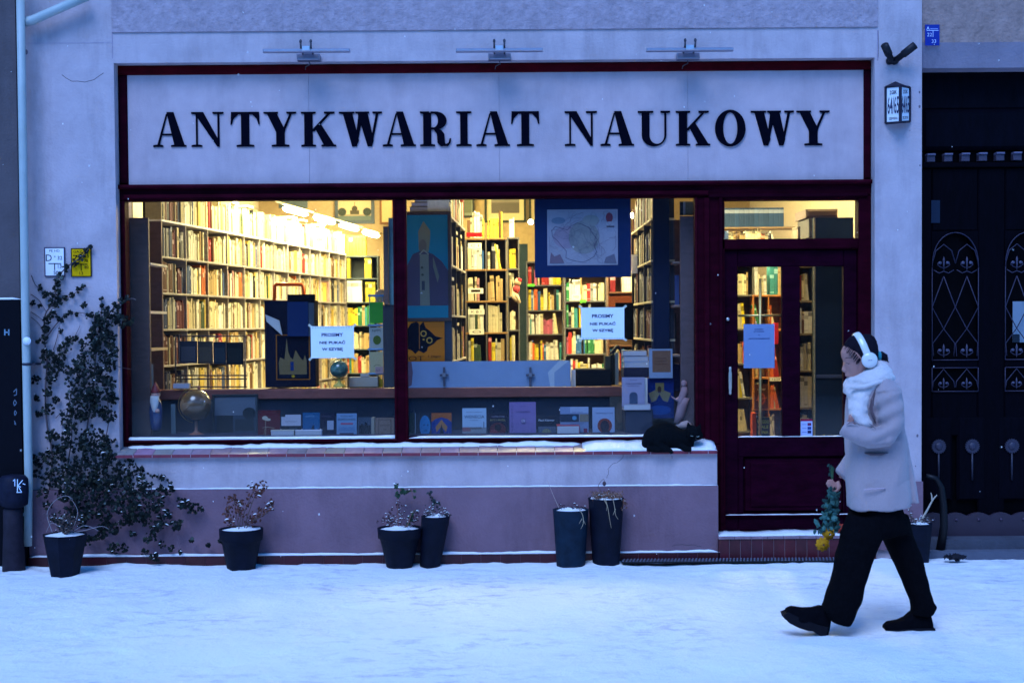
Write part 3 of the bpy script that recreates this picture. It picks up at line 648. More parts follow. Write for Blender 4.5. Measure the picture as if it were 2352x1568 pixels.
for (a, b), (t1, t2, t3), lab in (((0, 1), ('ZGBK', '64/65', 'SZEWSKA'), 'bright white number panel'), ((1, 2), ('ZGK', '64/65', 'SZE'), 'narrow grey number panel')):
    w = MB('paper'); P = [Vector((A[a].x, A[a].y, zb[a])), Vector((A[b].x, A[b].y, zb[b])), Vector((A[b].x, A[b].y, zt[b])), Vector((A[a].x, A[a].y, zt[a]))]
    w.add(P, [(0, 1, 2, 3)], (.7, .75, .8)); ex = (P[1] - P[0]); L_ = ex.length; ex.normalize(); nn = Vector((ex.y, -ex.x, 0)) * .003
    def tx(s_, v, h, wf, col, dd=1):
        vs, fs, asp = textmesh(s_, .01); o = P[0] + ex * L_ * .52 + Vector((0, 0, (zt[a] - zb[a]) * v)) + nn * dd
        w.add([o + ex * (u * L_ * wf) + Vector((0, 0, q * h)) for u, q in vs], fs, col, 'matte', False)
    tx(t1, .83, .028, .5, (.03, .03, .08)); tx(t2, .48, .13, .78, (.03, .04, .10)); tx(t3, .12, .018, .6, (.03, .03, .08)); w.build('number_panel', t, label=lab)
for i, (a, b) in enumerate((((2047, 138), (2032, 104)), ((2058, 138), (2102, 104)))):
    P, Q = W(*a, -.05), W(*b, -.14); w = MB('iron'); D = (Q - P)
    w.tube([P, P + D * .35, P + D * .38, Q, Q], [.024, .024, .03, .03, .012][:5], (.008, .008, .015), n=14); w.lathe((P.x, 0, P.z), [(.03, 0), (.03, -.03), (.012, -.05)], (.008, .008, .015), axis='Y', n=12)
    w.build('spotlight', None, **K(['short black spotlight tube over the lantern, tilted towards the shop sign', 'longer black spotlight tube over the lantern, tilted towards the gateway'][i], 'spotlight', 'spotlights over the house number'))

# opposite side of the street: it shades the facade and is what the panes reflect
ob_ = thing('opposite_house', 'dark row of houses across the street, seen only in reflections', 'building', (0, -24, 0))
w = MB('plaster'); w.box(-30, 30, -30, -24, -1, 9.5, (.05, .045, .05)); w.build('wall', ob_)

# ------------------------------------------------------------------ snow on ledges
def strip(mb, x0, x1, y0, y1, z, h, amp=.3, seed=0, step=.035, slope=0, endup=0):
    n = max(2, int((x1 - x0) / step)); rs = []
    for i in range(n + 1):
        x = x0 + (x1 - x0) * i / n; k = h * (1 + amp * 2 * noise.noise(Vector((x * 3, seed, 0))) + amp * noise.noise(Vector((x * 14, seed, 5))))
        k = max(.002, k) * min(1, (i + .35) / 2, (n - i + .35) / 2)
        if endup: k += endup * (math.exp(-((x - x0) / .035)) + math.exp(-((x1 - x) / .05)))
        f = .004 * noise.noise(Vector((x * 20, seed, 8))); w_ = y1 - y0
        rs.append([Vector((x, y0 + f, z)), Vector((x, y0 - .003 + f, z + k * .55)), Vector((x, y0 + w_ * .18, z + k * .95)), Vector((x, y0 + w_ * .55, z + k * 1.05 + slope * .5)), Vector((x, y1, z + k + slope)), Vector((x, y1, z))])
    mb.ring([r[::-1] for r in rs], (1, 1, 1), 'snow', True)
def snowobj(fn, label):
    w = MB('snow', True); fn(w); o = w.build('ledge_snow', None, **K(label, 'snow', 'snow lying on ledges')); o['kind'] = 'stuff'
snowobj(lambda w: strip(w, GL0 + .01, GL1 - .005, FD - .014, GLD - .003, GB - .012, .019, .12, 1, endup=.02), 'snow strip along the foot of the first display pane')
snowobj(lambda w: strip(w, GR0 + .01, GR1 - .02, FD - .014, GLD - .003, GB - .012, .014, .15, 2), 'snow strip along the foot of the second display pane')
snowobj(lambda w: strip(w, X(1338, 1020, 0), X(1644, 1020, 0), -.082, FD - .006, SILLZ - .014, .026, .3, 3, slope=.05), 'thick snow cushion on the sill under the black cat')
snowobj(lambda w: strip(w, OL + .04, X(1335, 1030, 0), FD - .05, FD - .002, SILLZ + .014, .016, .6, 13, slope=.02), 'thin snow line against the window frame foot on the tiled sill')
snowobj(lambda w: strip(w, X(330, 1120, -.05), PX1, -.069, -.046, LEDGE, .009, .5, 4), 'thin snow line on the middle plaster ledge')
snowobj(lambda w: strip(w, PL + .02, PX1, -.104, -.072, BASE, .015, .4, 5), 'snow line on the low base ledge behind the pots')
snowobj(lambda w: strip(w, X(1260, 1268, -.08) + 1.3, PX1 + .01, -.106, -.075, BASE + .001, .022, .4, 6), 'thicker snow on the base ledge near the drain grating')
snowobj(lambda w: strip(w, SX0 + .005, SX1, -.113, DD - .01, STZ, .012, .6, 7), 'snow on the red tiled doorstep')
snowobj(lambda w: strip(w, DL + .04, DRR - .04, DD - .020, DD - .002, PNB - .010, .006, .4, 8, step=.02), 'fine snow line on the weather bar of the shop door')
snowobj(lambda w: strip(w, P1a, P2b, DD - .002, DD + .024, PB, .006, .5, 18, step=.02), 'fine snow line under the door panes')
snowobj(lambda w: strip(w, -4.6, X(47, 688, -.16), -.16, -.102, Z(20, 688, -.16), .014, .3, 9), 'snow on top of the black corner plinth')
# ================================================================== INTERIOR
def struct(name, fn, m='matte'):
    w = MB(m); fn(w); o = w.build(name); o['kind'] = 'structure'; return o
RY0, RY1, RX0, RX1, CZ = FD + .13, 10.4, -3.75, 3.55, 3.95
struct('floor', lambda w: w.box(RX0, RX1, RY0, RY1, .0, .12, (.16, .10, .06)), 'wood')
struct('ceiling', lambda w: w.box(RX0, RX1, RY0 - .01, RY1, CZ, CZ + .1, (.6, .55, .42)))
struct('wall_back', lambda w: w.box(RX0, RX1, RY1, RY1 + .1, .12, CZ, (.36, .26, .14)))
struct('wall_left', lambda w: w.box(RX0 - .1, RX0, .45, RY1, .12, CZ, (.5, .42, .3)))
struct('wall_right', lambda w: w.box(RX1, RX1 + .1, .45, RY1, .12, CZ, (.5, .42, .3)))
struct('wall_front', lambda w: (w.box(RX0, OL - .001, .455, .5, .12, CZ, (.3, .28, .25)), w.box(OR_ + .001, RX1, .455, .5, .12, CZ, (.3, .28, .25)), w.box(OL, OR_, FD + .125, FD + .16, GT + .03, CZ, (.2, .18, .16))))
# the deep display ledge behind the panes
DSZ = GB + .006; DSB = .74
dw = thing('display_ledge', 'navy lined display ledge with a brown wooden top rail behind both big panes', 'display ledge', (0, GLD, DSZ - .1))
LX1 = X(1640, 900, .5)
w = MB('matte'); w.box(OL + .02, LX1, GLD + .004, DSB, DSZ - .06, DSZ, (.02, .025, .05)); w.build('ledge_floor', dw)
w = MB('matte'); w.box(OL + .02, X(1545, 950, DSB), DSB - .02, DSB, DSZ, Z(1000, 912, DSB), (.005, .010, .024)); w.build('backboard', dw)
w = MB('wood'); w.bevbox(OL + .05, X(1440, 900, DSB), DSB - .05, DSB + .06, Z(1000, 913, DSB), Z(1000, 890, DSB), .006, (.16, .045, .035)); w.build('top_rail', dw)

# ------------------------------------------------------------------ books on shelves
PAL_CREAM = [('cream', '#d8cba2', 20), ('pale grey', '#c9c6b4', 8), ('tan', '#b79a66', 6), ('white', '#e4dfcc', 9), ('yellow', '#d9bd5a', 3), ('brown', '#6b4a2c', 3), ('red', '#9c2a22', 2.0), ('blue', '#39507c', 1.2), ('dark green', '#3b5138', 1.2), ('black', '#26242a', 1.6), ('orange', '#c4662a', .9), ('pink', '#c58d86', 1.2)]
PAL_MIX = [('cream', '#d8cba2', 7), ('white', '#e2ddd0', 6), ('tan', '#b79a66', 3), ('yellow', '#dcc02e', 3), ('red', '#a82a26', 2.4), ('blue', '#30639c', 2.6), ('green', '#2f7a48', 2.8), ('black', '#26242a', 2), ('orange', '#d0602a', 2), ('teal', '#3c8a8a', 1.6), ('pink', '#c0607a', 1), ('grey', '#8d9090', 2)]
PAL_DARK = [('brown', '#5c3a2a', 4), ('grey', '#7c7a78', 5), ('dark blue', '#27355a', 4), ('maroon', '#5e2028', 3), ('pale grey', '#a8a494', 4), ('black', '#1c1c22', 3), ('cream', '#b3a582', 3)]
ORD = ['zeroth', 'first', 'second', 'third', 'fourth', 'fifth', 'sixth', 'seventh', 'eighth', 'ninth', 'tenth', 'eleventh', 'twelfth', 'thirteenth', 'fourteenth', 'fifteenth', 'sixteenth', 'seventeenth', 'eighteenth', 'nineteenth', 'twentieth', 'twenty-first', 'twenty-second', 'twenty-third', 'twenty-fourth', 'twenty-fifth', 'twenty-sixth', 'twenty-seventh', 'twenty-eighth', 'twenty-ninth', 'thirtieth']
BOOKS = []
def pick(pal):
    t = R.uniform(0, sum(q[2] for q in pal))
    for nme, hx, wt in pal:
        t -= wt
        if t <= 0: return nme, hx
    return pal[0][:2]
def bookgeo(mb, o, ex, ey, th, h, dp, lean, col, bands, lbl):
    ez = Vector((0, 0, 1)); c, s_ = math.cos(lean), math.sin(lean)
    ux = ex * c - ez * s_; uz = ex * s_ + ez * c       # lean>0: top moves along +ex
    def P(a, b, z): return o + ux * a + ey * b + uz * z
    zs = [0] + bands + [h]
    vs = []; fs = []; cs = []
    for z in zs: vs += [P(0, .003, z), P(th * .2, 0, z), P(th * .8, 0, z), P(th, .003, z)]
    for i in range(len(zs) - 1):
        q = i * 4; cc = lbl if (i % 2 == 1) else col
        for k in range(3): fs.append((q + k, q + k + 1, q + k + 5, q + k + 4)); cs.append(cc)
    n = len(vs); t = (len(zs) - 1) * 4
    vs += [P(0, dp, 0), P(th, dp, 0), P(0, dp, h), P(th, dp, h)]
    pg = (.62, .55, .40)
    fs += [(0, t, n + 2, n), (3, n + 1, n + 3, t + 3), (t, t + 1, t + 2, t + 3, n + 3, n + 2)]; cs += [col, col, pg]
    mb.add(vs, fs, cs, 'book', False)
def fill_row(o, ex, ey, length, hmax, pal, where, fillto=1.0, hb=(.17, .26), lean_end=True, tb=(.014, .042), dp=(.13, .19), uniform=None, front=.008, startgap=0):
    x = .006 + startgap; hbase = R.uniform(*hb); n = 0; run = 0; cur = None
    while x < length * fillto - .012:
        th = R.uniform(*tb)
        if run <= 0:
            cur = pick(pal); run = R.choice([0, 0, 0, 1, 2, 4]); ch = min(hmax - .02, R.uniform(*hb)); ct = th; fr_ = R.uniform(0, .02)
        run -= 1
        same = run >= 0 and cur is not None
        nm, hx = cur; h = ch if same else ch
        if R.random() < .5: h = min(hmax - .015, h * R.uniform(.86, 1.05))
        if uniform: nm, hx, th, h = uniform
        if x + th > length - .004: break
        k = R.uniform(.72, 1.05); col = tuple(c * k for c in H(hx))
        lum = sum(col) / 3; lc = tuple(c * .35 for c in col) if lum > .2 else tuple(min(1, .25 + c * 1.5) for c in col)
        if R.random() < .35: lc = tuple(c * .6 for c in col) if lum > .2 else lc
        bands = []
        if uniform: bands = [h * .72, h * .9]
        elif R.random() < .6:
            a = R.uniform(.55, .85) * h; bands = [a, a + R.uniform(.02, .05)]
            if R.random() < .4: bands = [.02, .028] + bands
        lean = 0
        last = x + th > length * fillto - .03
        if not uniform and lean_end and (last and fillto < .95): lean = -R.uniform(.08, .25)
        elif not uniform and R.random() < .03: lean = -.05
        pos = o + ex * (x + (h * math.sin(-lean) * .0)) + ey * (front + fr_ if not uniform else front)
        n += 1
        size = ('thin ' if th < .02 else 'thick ' if th > .034 else '')
        BOOKS.append(dict(o=pos, ex=ex, ey=ey, th=th, h=h, dp=min(R.uniform(*dp), .3), lean=lean, col=col, bands=bands, lbl=lc,
                          label=f"{size}{nm} book, {ORD[min(n,30)]} along, {where}", nm=nm))
        x += th + (R.uniform(0, .0015) if R.random() > .04 else R.uniform(.01, .03)) + (h * math.sin(-lean) * .9 if lean else 0)
    # a few lying flat on top of the row
    if not uniform and R.random() < .35 and hmax > .25 and length > .3:
        zz = hb[1] + .005
        if zz + .03 < hmax:
            a = R.uniform(.05, length * .5); nm, hx = pick(pal); col = H(hx)
            BOOKS.append(dict(o=o + ex * a + Vector((0, 0, zz)) + ey * front, ex=ex, ey=ey, th=min(.2, length - a - .01), h=.025, dp=.13, lean=0, col=(.6, .54, .42), bands=[], lbl=col, label=f"{nm} book lying flat, {where}", nm=nm))

def case(name, label, p0, p1, zs, bays, depth, col, pal, where, top=True, low=None, fill=(.93, 1.04), pitch=None, back=(.25, .14, .07), skip=(), sidecol=None, hb=(.19, .285), topfill=1.0, tlen=.014, group=None, edge=None):
    """open bookcase: p0->p1 front line, zs board tops from the highest down, bays = distances of the uprights along the front"""
    P0 = Vector((*p0, 0)); D = Vector((p1[0] - p0[0], p1[1] - p0[1], 0)); Lg = D.length; ex = D.normalized(); ey = Vector((-ex.y, ex.x, 0))
    root = thing(name, label, 'bookcase', (P0.x, P0.y, .12), group)
    M4 = Matrix((ex.to_4d(), ey.to_4d(), (0, 0, 1, 0), (0, 0, 0, 1))).transposed(); M4 = Matrix.Translation(P0) @ Matrix(((ex.x, ey.x, 0, 0), (ex.y, ey.y, 0, 0), (0, 0, 1, 0), (0, 0, 0, 1)))
    zt = zs[0]; z0 = low if low is not None else .12
    w = MB('wood'); w.T = M4; w.box(bays[0], bays[-1], depth - .01, depth, z0, zt, back); w.build('back_panel', root)
    for k, b in enumerate(bays):
        w = MB('wood'); w.T = M4; w.bevbox(b - .0065, b + .0065, 0, depth - .011, z0, zt - .019, .002, sidecol or col, ); w.build('upright', root)
    for r, z in enumerate(zs):
        w = MB('wood'); w.T = M4; w.bevbox(bays[0] - .01, bays[-1] + .01, -.002, depth, z - .018, z, .002, edge if (edge and r == 0) else col); w.build('shelf', root)
    for r, z in enumerate(zs):
        if r == 0 and not top: continue
        hm = (zs[r - 1] - z - .02) if r else .36
        for k in range(len(bays) - 1):
            if (r, k) in skip: continue
            a, b = bays[k] + .01, bays[k + 1] - .01
            rn = (('top row' if r == 0 else ORD[r + 1] + ' row') )
            bn = f"{ORD[k+1]} bay, " if len(bays) > 2 else ''
            fill_row(P0 + ex * a + Vector((0, 0, z)), ex, ey, b - a, hm, PAL_DARK if (name == 'long_wall_bookcase' and k == 0) else pal, f"{bn}{rn}, {where}", R.uniform(*fill) if r else topfill, hb=(hb[0], min(hb[1], hm - .02)))  # darker book colours in the first bay paint in its missing lamp light
    return root
# long wall bookcase
WA, WB = (-2.98, 2.2), (-2.19, 7.9)
dL = math.hypot(WB[0] - WA[0], WB[1] - WA[1])
bay_px = [375, 430, 480, 525, 564, 599, 632, 664, 691, 715, 738, 759, 781, 796]
bays = [onwall(q, WA, WB) * dL for q in bay_px]
zs = [2.76 - .32 * k for k in range(8)]
case('long_wall_bookcase', 'very long wall bookcase under the tube lamps, their glare coloured into its top board', WA, WB, zs, bays, .26, (.30, .27, .26), PAL_CREAM, 'long wall bookcase', back=(.22, .09, .03), edge=(.8, .78, .8), sidecol=(.36, .32, .30), hb=(.225, .292), fill=(.97, 1.05))  # pale top board colour paints in the glare of the tubes
# corner case, dark teal with sets of volumes
def px_case(x0, x1, d, ys, **kw):
    a, b = X(x0, 700, d), X(x1, 700, d); zz = [Z((x0 + x1) / 2, y, d) for y in ys]; return (a, d), (b, d), zz, b - a
def cased(name, label, x0, x1, d, ys, depth, col, pal, where, nb=1, **kw):
    p0, p1, zz, L_ = px_case(x0, x1, d, ys); low = kw.pop('low', .12)
    return case(name, label, p0, p1, zz, [L_ * k / nb for k in range(nb + 1)], depth, col, pal, where, low=low, **kw), p0, zz, L_
TEAL = (.05, .07, .075)
r_, p0, zz, L_ = cased('corner_bookcase', 'dark teal bookcase in the far corner holding green and gold volumes', 793, 868, 8.4, [587.5, 638.8, 693.7, 747, 801, 856], .28, TEAL, PAL_MIX, 'teal corner bookcase', back=(.03, .045, .05), skip=((0, 0), (1, 0), (2, 0)), top=True)
EX, EY = Vector((1, 0, 0)), Vector((0, 1, 0))
GG = ('green and gold', '#a89a30', .045, .27)
def volrow(x0, x1, d, z, uni, where, gap=0):
    a, b = X(x0, 600, d), X(x1, 600, d); fill_row(Vector((a, d, z)), EX, EY, b - a, .4, PAL_CREAM, where, 1.0, uniform=uni, front=.01)
volrow(793, 848, 8.4, zz[0], GG, 'the set on top of the teal corner bookcase')
volrow(795, 811, 8.4, zz[1], GG, 'the pair in the teal corner bookcase'); volrow(836, 858, 8.4, zz[1], GG, 'the short set in the teal corner bookcase')
volrow(795, 836, 8.4, zz[2], ('white', '#e8e4d4', .05, .29), 'third row, teal corner bookcase'); volrow(837, 862, 8.4, zz[2], GG, 'the low set in the teal corner bookcase')
# tall cabinet end with posters; its shelves face the aisle
CZT = 2.71
case('aisle_bookcase', 'dark bookcase seen edge-on behind the portrait poster, its shelves facing the aisle', (-.49, .78), (-.43, 2.45), [CZT, 2.315, 1.90, 1.52, 1.2], [0, .55, 1.1, 1.66], .40, (.36, .33, .3), PAL_CREAM, 'dark aisle bookcase', back=(.03, .03, .05), sidecol=(.02, .025, .04), low=.95)
cased('central_bookcase', 'orange-shelved double bookcase standing in the middle of the shop', 1071, 1163, 3.7, [546.6, 618, 690.7, 763, 835, 905], .25, (.30, .16, .05), PAL_CREAM + [('blue', '#3a6ca8', 3), ('green', '#7a8a40', 3), ('yellow', '#d9c23a', 5)], 'central bookcase', nb=2, sidecol=(.10, .09, .09), back=(.05, .03, .02))
cased('narrow_bookcase', 'narrow bookcase squeezed beside the central one, with a doll on its edge', 1167, 1192, 4.1, [545, 616, 680, 757, 830, 900], .25, (.12, .11, .1), PAL_MIX, 'narrow bookcase', fill=(.9, 1))
cased('deep_bookcase', 'grey bookcase at the back below the hanging map', 1211, 1293, 7.9, [600, 654, 711.7, 766.8, 826, 880], .25, (.10, .10, .11), PAL_MIX, 'grey bookcase left below the map', top=False)
cased('map_bookcase', 'grey bookcase partly hidden by the hanging map and the notice', 1298, 1392, 6.6, [570, 630, 690.6, 751.6, 812, 872], .25, (.10, .10, .11), PAL_MIX, 'grey bookcase behind the notice', top=False)
r_, p0, zz, L_ = cased('red_set_cabinet', 'brown cabinet holding red and white sets near the lit lamp', 1398, 1478, 4.0, [600, 670, 792, 846], .3, (.14, .06, .03), PAL_MIX, 'brown cabinet', top=False, skip=((1, 0), (2, 0)), low=1.2)
volrow(1400, 1426, 4.0, zz[1], ('red', '#7e1a20', .055, .17), 'the red pair in the brown cabinet'); volrow(1427, 1476, 4.0, zz[1], ('white', '#efe8c8', .022, .22), 'the white set in the brown cabinet')
case('side_bookcase', 'bookcase edge-on by the far end of the second pane, brass-lit shelves facing the aisle', (1.13, 2.5), (1.13, .62), [2.665, 2.33, 2.0, 1.69, 1.35], [0, .62, 1.24, 1.88], .19, (.40, .34, .22), PAL_DARK, 'side bookcase', back=(.05, .03, .03), sidecol=(.005, .009, .025), low=.95, fill=(.9, 1))
# behind the door
cased('door_bookcase', 'bookcase with bright leaning books seen through the first door pane', 1640, 1730, 3.0, [606, 677, 755, 834, 913, 990], .25, (.13, .12, .1), PAL_MIX + [('yellow', '#e2c81a', 10), ('cream', '#ded0a0', 6)], 'bookcase behind the door', fill=(.85, 1), tlen=.03, top=False)
cased('orange_bookcase', 'orange wooden compartments behind the door pane under the notice', 1731, 1800, 2.95, [677, 755, 866, 938, 1010], .22, (.45, .16, .03), PAL_MIX, 'orange bookcase behind the door', nb=2, fill=(.5, .9))
r_, p0, zz, L_ = cased('high_shelf', 'high shelf behind the transom carrying a row of blue volumes', 1640, 1850, 4.5, [521], .3, (.3, .2, .1), PAL_CREAM, 'high shelf', top=False, low=2.85)
volrow(1642, 1808, 4.5, zz[0], ('blue', '#2c4a72', .052, .205), 'the blue set behind the transom')
cased('transom_bookcase', 'shelf of small cream books showing at the foot of the transom', 1660, 1800, 3.4, [551], .2, (.3, .2, .1), PAL_CREAM, 'shelf at the transom foot', top=True, low=2.5, hb=(.04, .1), topfill=.9)
cased('hall_bookcase', 'thin slice of lit bookcase in the second door pane', 1834, 1870, 2.0, [520, 610, 690, 765, 850, 935, 1010], .25, (.22, .17, .1), PAL_CREAM, 'lit slice behind the second door pane', top=False)
w = MB('wood'); a, b = X(1869, 800, .9), X(1960, 800, .9); w.box(a, b, .9, .96, .12, Z(1900, 500, .9), (.012, .02, .03), 'matte'); w.bevbox(a, a + .012, .885, .9, .12, Z(1900, 500, .9), .002, (.3, .24, .12))
w.bevbox(a + .02, b, .88, .9, Z(1900, 868, .9), Z(1900, 860, .9), .002, (.06, .07, .1)); w.build('dark_cupboard', None, **K('tall dark cupboard filling the second door pane', 'cupboard'))
w = MB('wood'); w.bevbox(X(1858, 500, 1.6), X(1935, 500, 1.6), 1.6, 2.1, Z(1890, 545, 1.6), Z(1890, 502, 1.6), .01, (.05, .04, .03)); w.bevbox(X(1852, 500, 1.6), X(1925, 500, 1.6), 1.6, 2.1, Z(1890, 500, 1.6), Z(1890, 480, 1.6), .02, (.10, .05, .03)); w.box(X(1850, 500, 1.6), X(1960, 500, 1.6), 1.58, 2.2, Z(1890, 552, 1.6), Z(1890, 546, 1.6), (.2, .15, .08))
w.build('stacked_cases', None, **K('dark old cases stacked high behind the transom', 'case'))

# emit books -> individuals and the rest
WIN = [(290, 458, 906, 889), (936, 458, 1598, 889), (1663, 460, 1972, 548), (1697, 614, 1797, 1002), (1840, 614, 1938, 1000)]
OCC = [(1228, 455, 1450, 637), (935, 455, 1036, 890), (608, 676, 724, 890), (714, 748, 813, 823), (1335, 706, 1434, 779), (937, 829, 1310, 889), (1708, 743, 1779, 846), (412, 783, 560, 838)]
for bk in BOOKS:
    c = bk['o'] + bk['ex'] * bk['th'] / 2 + Vector((0, 0, bk['h'] / 2)); px, py = proj(c); s_ = S(c.y)
    face = abs(bk['ex'].x) + .35 * abs(bk['ex'].y) * (1 if True else 0)
    vis = any(q[0] < px < q[2] and q[1] < py < q[3] for q in WIN) and not any(q[0] < px < q[2] and q[1] < py < q[3] for q in OCC)
    p2 = proj(bk['o'] + bk['ex'] * bk['th']); p1 = proj(bk['o'])
    bk['a'] = (abs(p2[0] - p1[0]) * bk['h'] * s_) if vis else -1; bk['vis'] = any(q[0] - 60 < px < q[2] + 60 and q[1] - 60 < py < q[3] + 60 for q in WIN)
BOOKS.sort(key=lambda b: -b['a'])
NIND = 255
used = set()
for bk in BOOKS[:NIND]:
    w = MB('book'); bookgeo(w, bk['o'], bk['ex'], bk['ey'], bk['th'], bk['h'], bk['dp'], bk['lean'], bk['col'], bk['bands'], bk['lbl'])
    lab = bk['label'].replace('third row, teal', 'teal')
    w.build('book', None, **K(lab, 'book', 'books standing on the shop shelves'))
w = MB('book')
for bk in BOOKS[NIND:]:
    if bk['vis']: bookgeo(w, bk['o'], bk['ex'], bk['ey'], bk['th'], bk['h'], bk['dp'], bk['lean'], bk['col'], bk['bands'], bk['lbl'])
o = w.build('shelved_books', None, **K('the mass of smaller books packed on the shelves deeper in the shop', 'books')); o['kind'] = 'stuff'
print('BOOKS', len(BOOKS), sum(b['vis'] for b in BOOKS), 'smallest individual', BOOKS[NIND - 1]['a'])

# ------------------------------------------------------------------ lamps
def tubelamp(c, dx, dy, L_, label, st='tube'):
    t = thing('tube_lamp', label, 'lamp', c, 'lit tube lamps in the shop'); d = Vector((dx, dy, 0)).normalized(); n = Vector((-d.y, d.x, 0)); c = Vector(c)
    w = MB('paint'); w.tube([c - d * (L_ / 2 + .25) + Vector((0, 0, .05)), c + d * (L_ / 2 + .25) + Vector((0, 0, .05))], .012, (.5, .45, .3), n=8); w.build('rail', t)
    w = MB(st, True); rs = []
    for k in range(9):
        u = -1 + 2 * k / 8; q = math.sqrt(max(0, 1 - abs(u) ** 6)); q = max(q, .25)
        rs.append([c + d * (u * L_ / 2) + n * (.035 * q * math.cos(a * math.pi / 5)) + Vector((0, 0, .028 * q * math.sin(a * math.pi / 5))) for a in range(10)])
    w.ring(rs, (1, 1, 1), st); w.build('lit_tube', t)
for k, (px, py, sc_) in enumerate(((679, 486, 202), (745.5, 506, 187), (802, 522, 174), (852, 538, 162))):
    d = F / sc_ - 11; c = W(px, py, d); tubelamp(c, .138, .99, .95, ['nearest lit tube lamp over the long wall bookcase', 'second lit tube lamp along the long wall bookcase', 'third lit tube lamp along the long wall bookcase', 'farthest lit tube lamp over the long wall bookcase'][k])
tubelamp((-2.50, 3.7, 3.36), .138, .99, 1.1, 'lit tube lamp just out of view before the visible row')
for k, (x, y) in enumerate(((.12, 2.9), (.12, 5.6), (1.0, 5.2), (2.3, 2.2), (.9, 3.2))): tubelamp((x, y, 3.5), 0, 1, 1.1, ['lit tube lamp high over the shop aisle', 'lit tube lamp farther down the aisle', 'lit tube lamp over the map bookcases', 'lit tube lamp behind the shop door', 'lit tube lamp behind the hanging map'][k])
c = W(1458, 495, 2.6); w = MB('bulb', True); w.ell(c, .045, .05, .03, (1, 1, 1), 'bulb'); w.build('lit_bulb', None, **K('glowing lamp head close to the edge of the hanging map', 'lamp'))
c = W(1219, 510, 6); w = MB('bulb', True); w.ell(c, .03, .05, .03, (1, 1, 1), 'bulb'); w.build('lit_bulb', None, **K('tiny glowing bulb beside the upper edge of the map', 'lamp'))
card('lit_paper', 'white sheet glaring in the lamp light beside the map', 'paper', (1450, 585, 1467, 628), 1.9, .004, '#ffffff')

# ------------------------------------------------------------------ pictures on the back wall
WD = RY1 - .03
card('framed_picture', 'framed picture of a domed palace between trees, high on the back wall', 'picture', (769, 452, 860, 514), WD, .03, '#8a7a60', [('r', 0, .3, 1, 1, '#b09a78'), ('r', 0, 0, 1, .22, '#56605c'), ('p', [(.36, .3), (.64, .3), (.64, .5), (.36, .5)], '#4a4436'), ('e', .5, .58, .09, .14, '#453f33'), ('r', .49, .7, .51, .9, '#453f33'), ('e', .12, .42, .13, .2, '#3a3f38'), ('e', .88, .42, .13, .2, '#3a3f38')], frame=(.05, '#3c4650'))
card('framed_picture', 'tall narrow gold framed picture beside the domed palace picture', 'picture', (872, 440, 905, 515), WD, .03, '#c0a878', [], frame=(.03, '#7a4a1c'))
card('framed_picture', 'framed green engraving cut by the top of the second pane', 'picture', (1060, 430, 1090, 500), 8.9, .03, '#8a9078', [('r', .1, .1, .9, .9, '#6c7058')], frame=(.03, '#2a2a20'))
card('framed_picture', 'wide framed town view with cream mount over the central bookcase', 'picture', (1113, 420, 1208, 511), 8.9, .03, '#d9c894', [('r', .12, .2, .88, 1, '#8c8474'), ('r', .12, .2, .88, .5, '#6e675a')], frame=(.03, '#243024'))
card('framed_picture', 'dark framed print half hidden behind the hanging map', 'picture', (1215, 430, 1260, 511), 8.9, .03, '#cdbb8a', [('r', .2, .2, .9, 1, '#7d7460')], frame=(.03, '#243024'))
card('framed_picture', 'grey blue board on the wall over the nearest lit tubes', 'picture', (640, 440, 706, 478), 9.8, .03, '#4c565c', [])
w = MB('matte'); w.box(X(1040, 500, 9), X(1262, 500, 9), 8.94, 9.1, 2, CZ, (.5, .36, .17)); w.build('wall_stub', None, kind='structure')
w = MB('matte'); w.box(X(1193, 700, 8.5), X(1213, 700, 8.5), 8.5, 8.56, .12, Z(1200, 560, 8.5), (.03, .05, .06)); w.build('gap_shade', None, **K('dark sheet painting doorway shade in the gap before the grey bookcase', 'dark sheet'))  # dark sheet fills the doorway gap with painted shade

# ------------------------------------------------------------------ things in the first window
def boardthing(name, label, cat, parts, group=None):
    root = None
    for nm, x0, x1, y0, y1, d0, d1, col, m in parts:
        a, b, lo, hi = rectpx(x0, y0, x1, y1, d0)
        if root is None: root = thing(name, label, cat, ((a + b) / 2, d0, lo), group)
        w = MB(m); w.bevbox(a, b, d0, d1, lo, hi, .004, col); w.build(nm, root)
    return root
BRN = (.08, .045, .04)
boardthing('window_side_shelf', 'brown side shelf at the window edge with papers, nearest the ivy', 'shelf', [
    ('side_panel', 300, 344, 500, 1008, .36, .39, BRN, 'wood'), ('side_panel', 346, 373, 508, 905, .95, .98, (.10, .05, .05), 'wood'),
    ('shelf', 322, 346, 603, 608, .40, .94, (.5, .45, .4), 'wood'), ('shelf', 320, 346, 714, 720, .40, .94, (.5, .45, .4), 'wood'), ('shelf', 322, 348, 800, 806, .40, .94, (.5, .36, .2), 'wood'), ('shelf', 322, 350, 903, 912, .42, .94, (.4, .28, .16), 'wood')])
card('book', 'pale book standing behind the brown window side panel', 'book', (323, 520, 332, 602), .5, .1, '#8a8a8a'); card('book', 'tan book leaning behind the brown window side panel', 'book', (323, 640, 331, 713), .5, .1, '#8a7a5a')
card('paper_sheet', 'white printed sheet propped on the lowest side shelf above the gnome', 'paper', (322, 836, 352, 904), .44, .004, '#d8d4c4', [('t', 'KSIEGI', .5, .8, .05, '#77736a', .5), ('r', .25, .62, .75, .64, '#8d897e'), ('r', .3, .56, .7, .575, '#8d897e')])
card('paper_sheet', 'small white card on the middle side shelf', 'paper', (322, 775, 337, 800), .44, .02, '#d8dcd8')
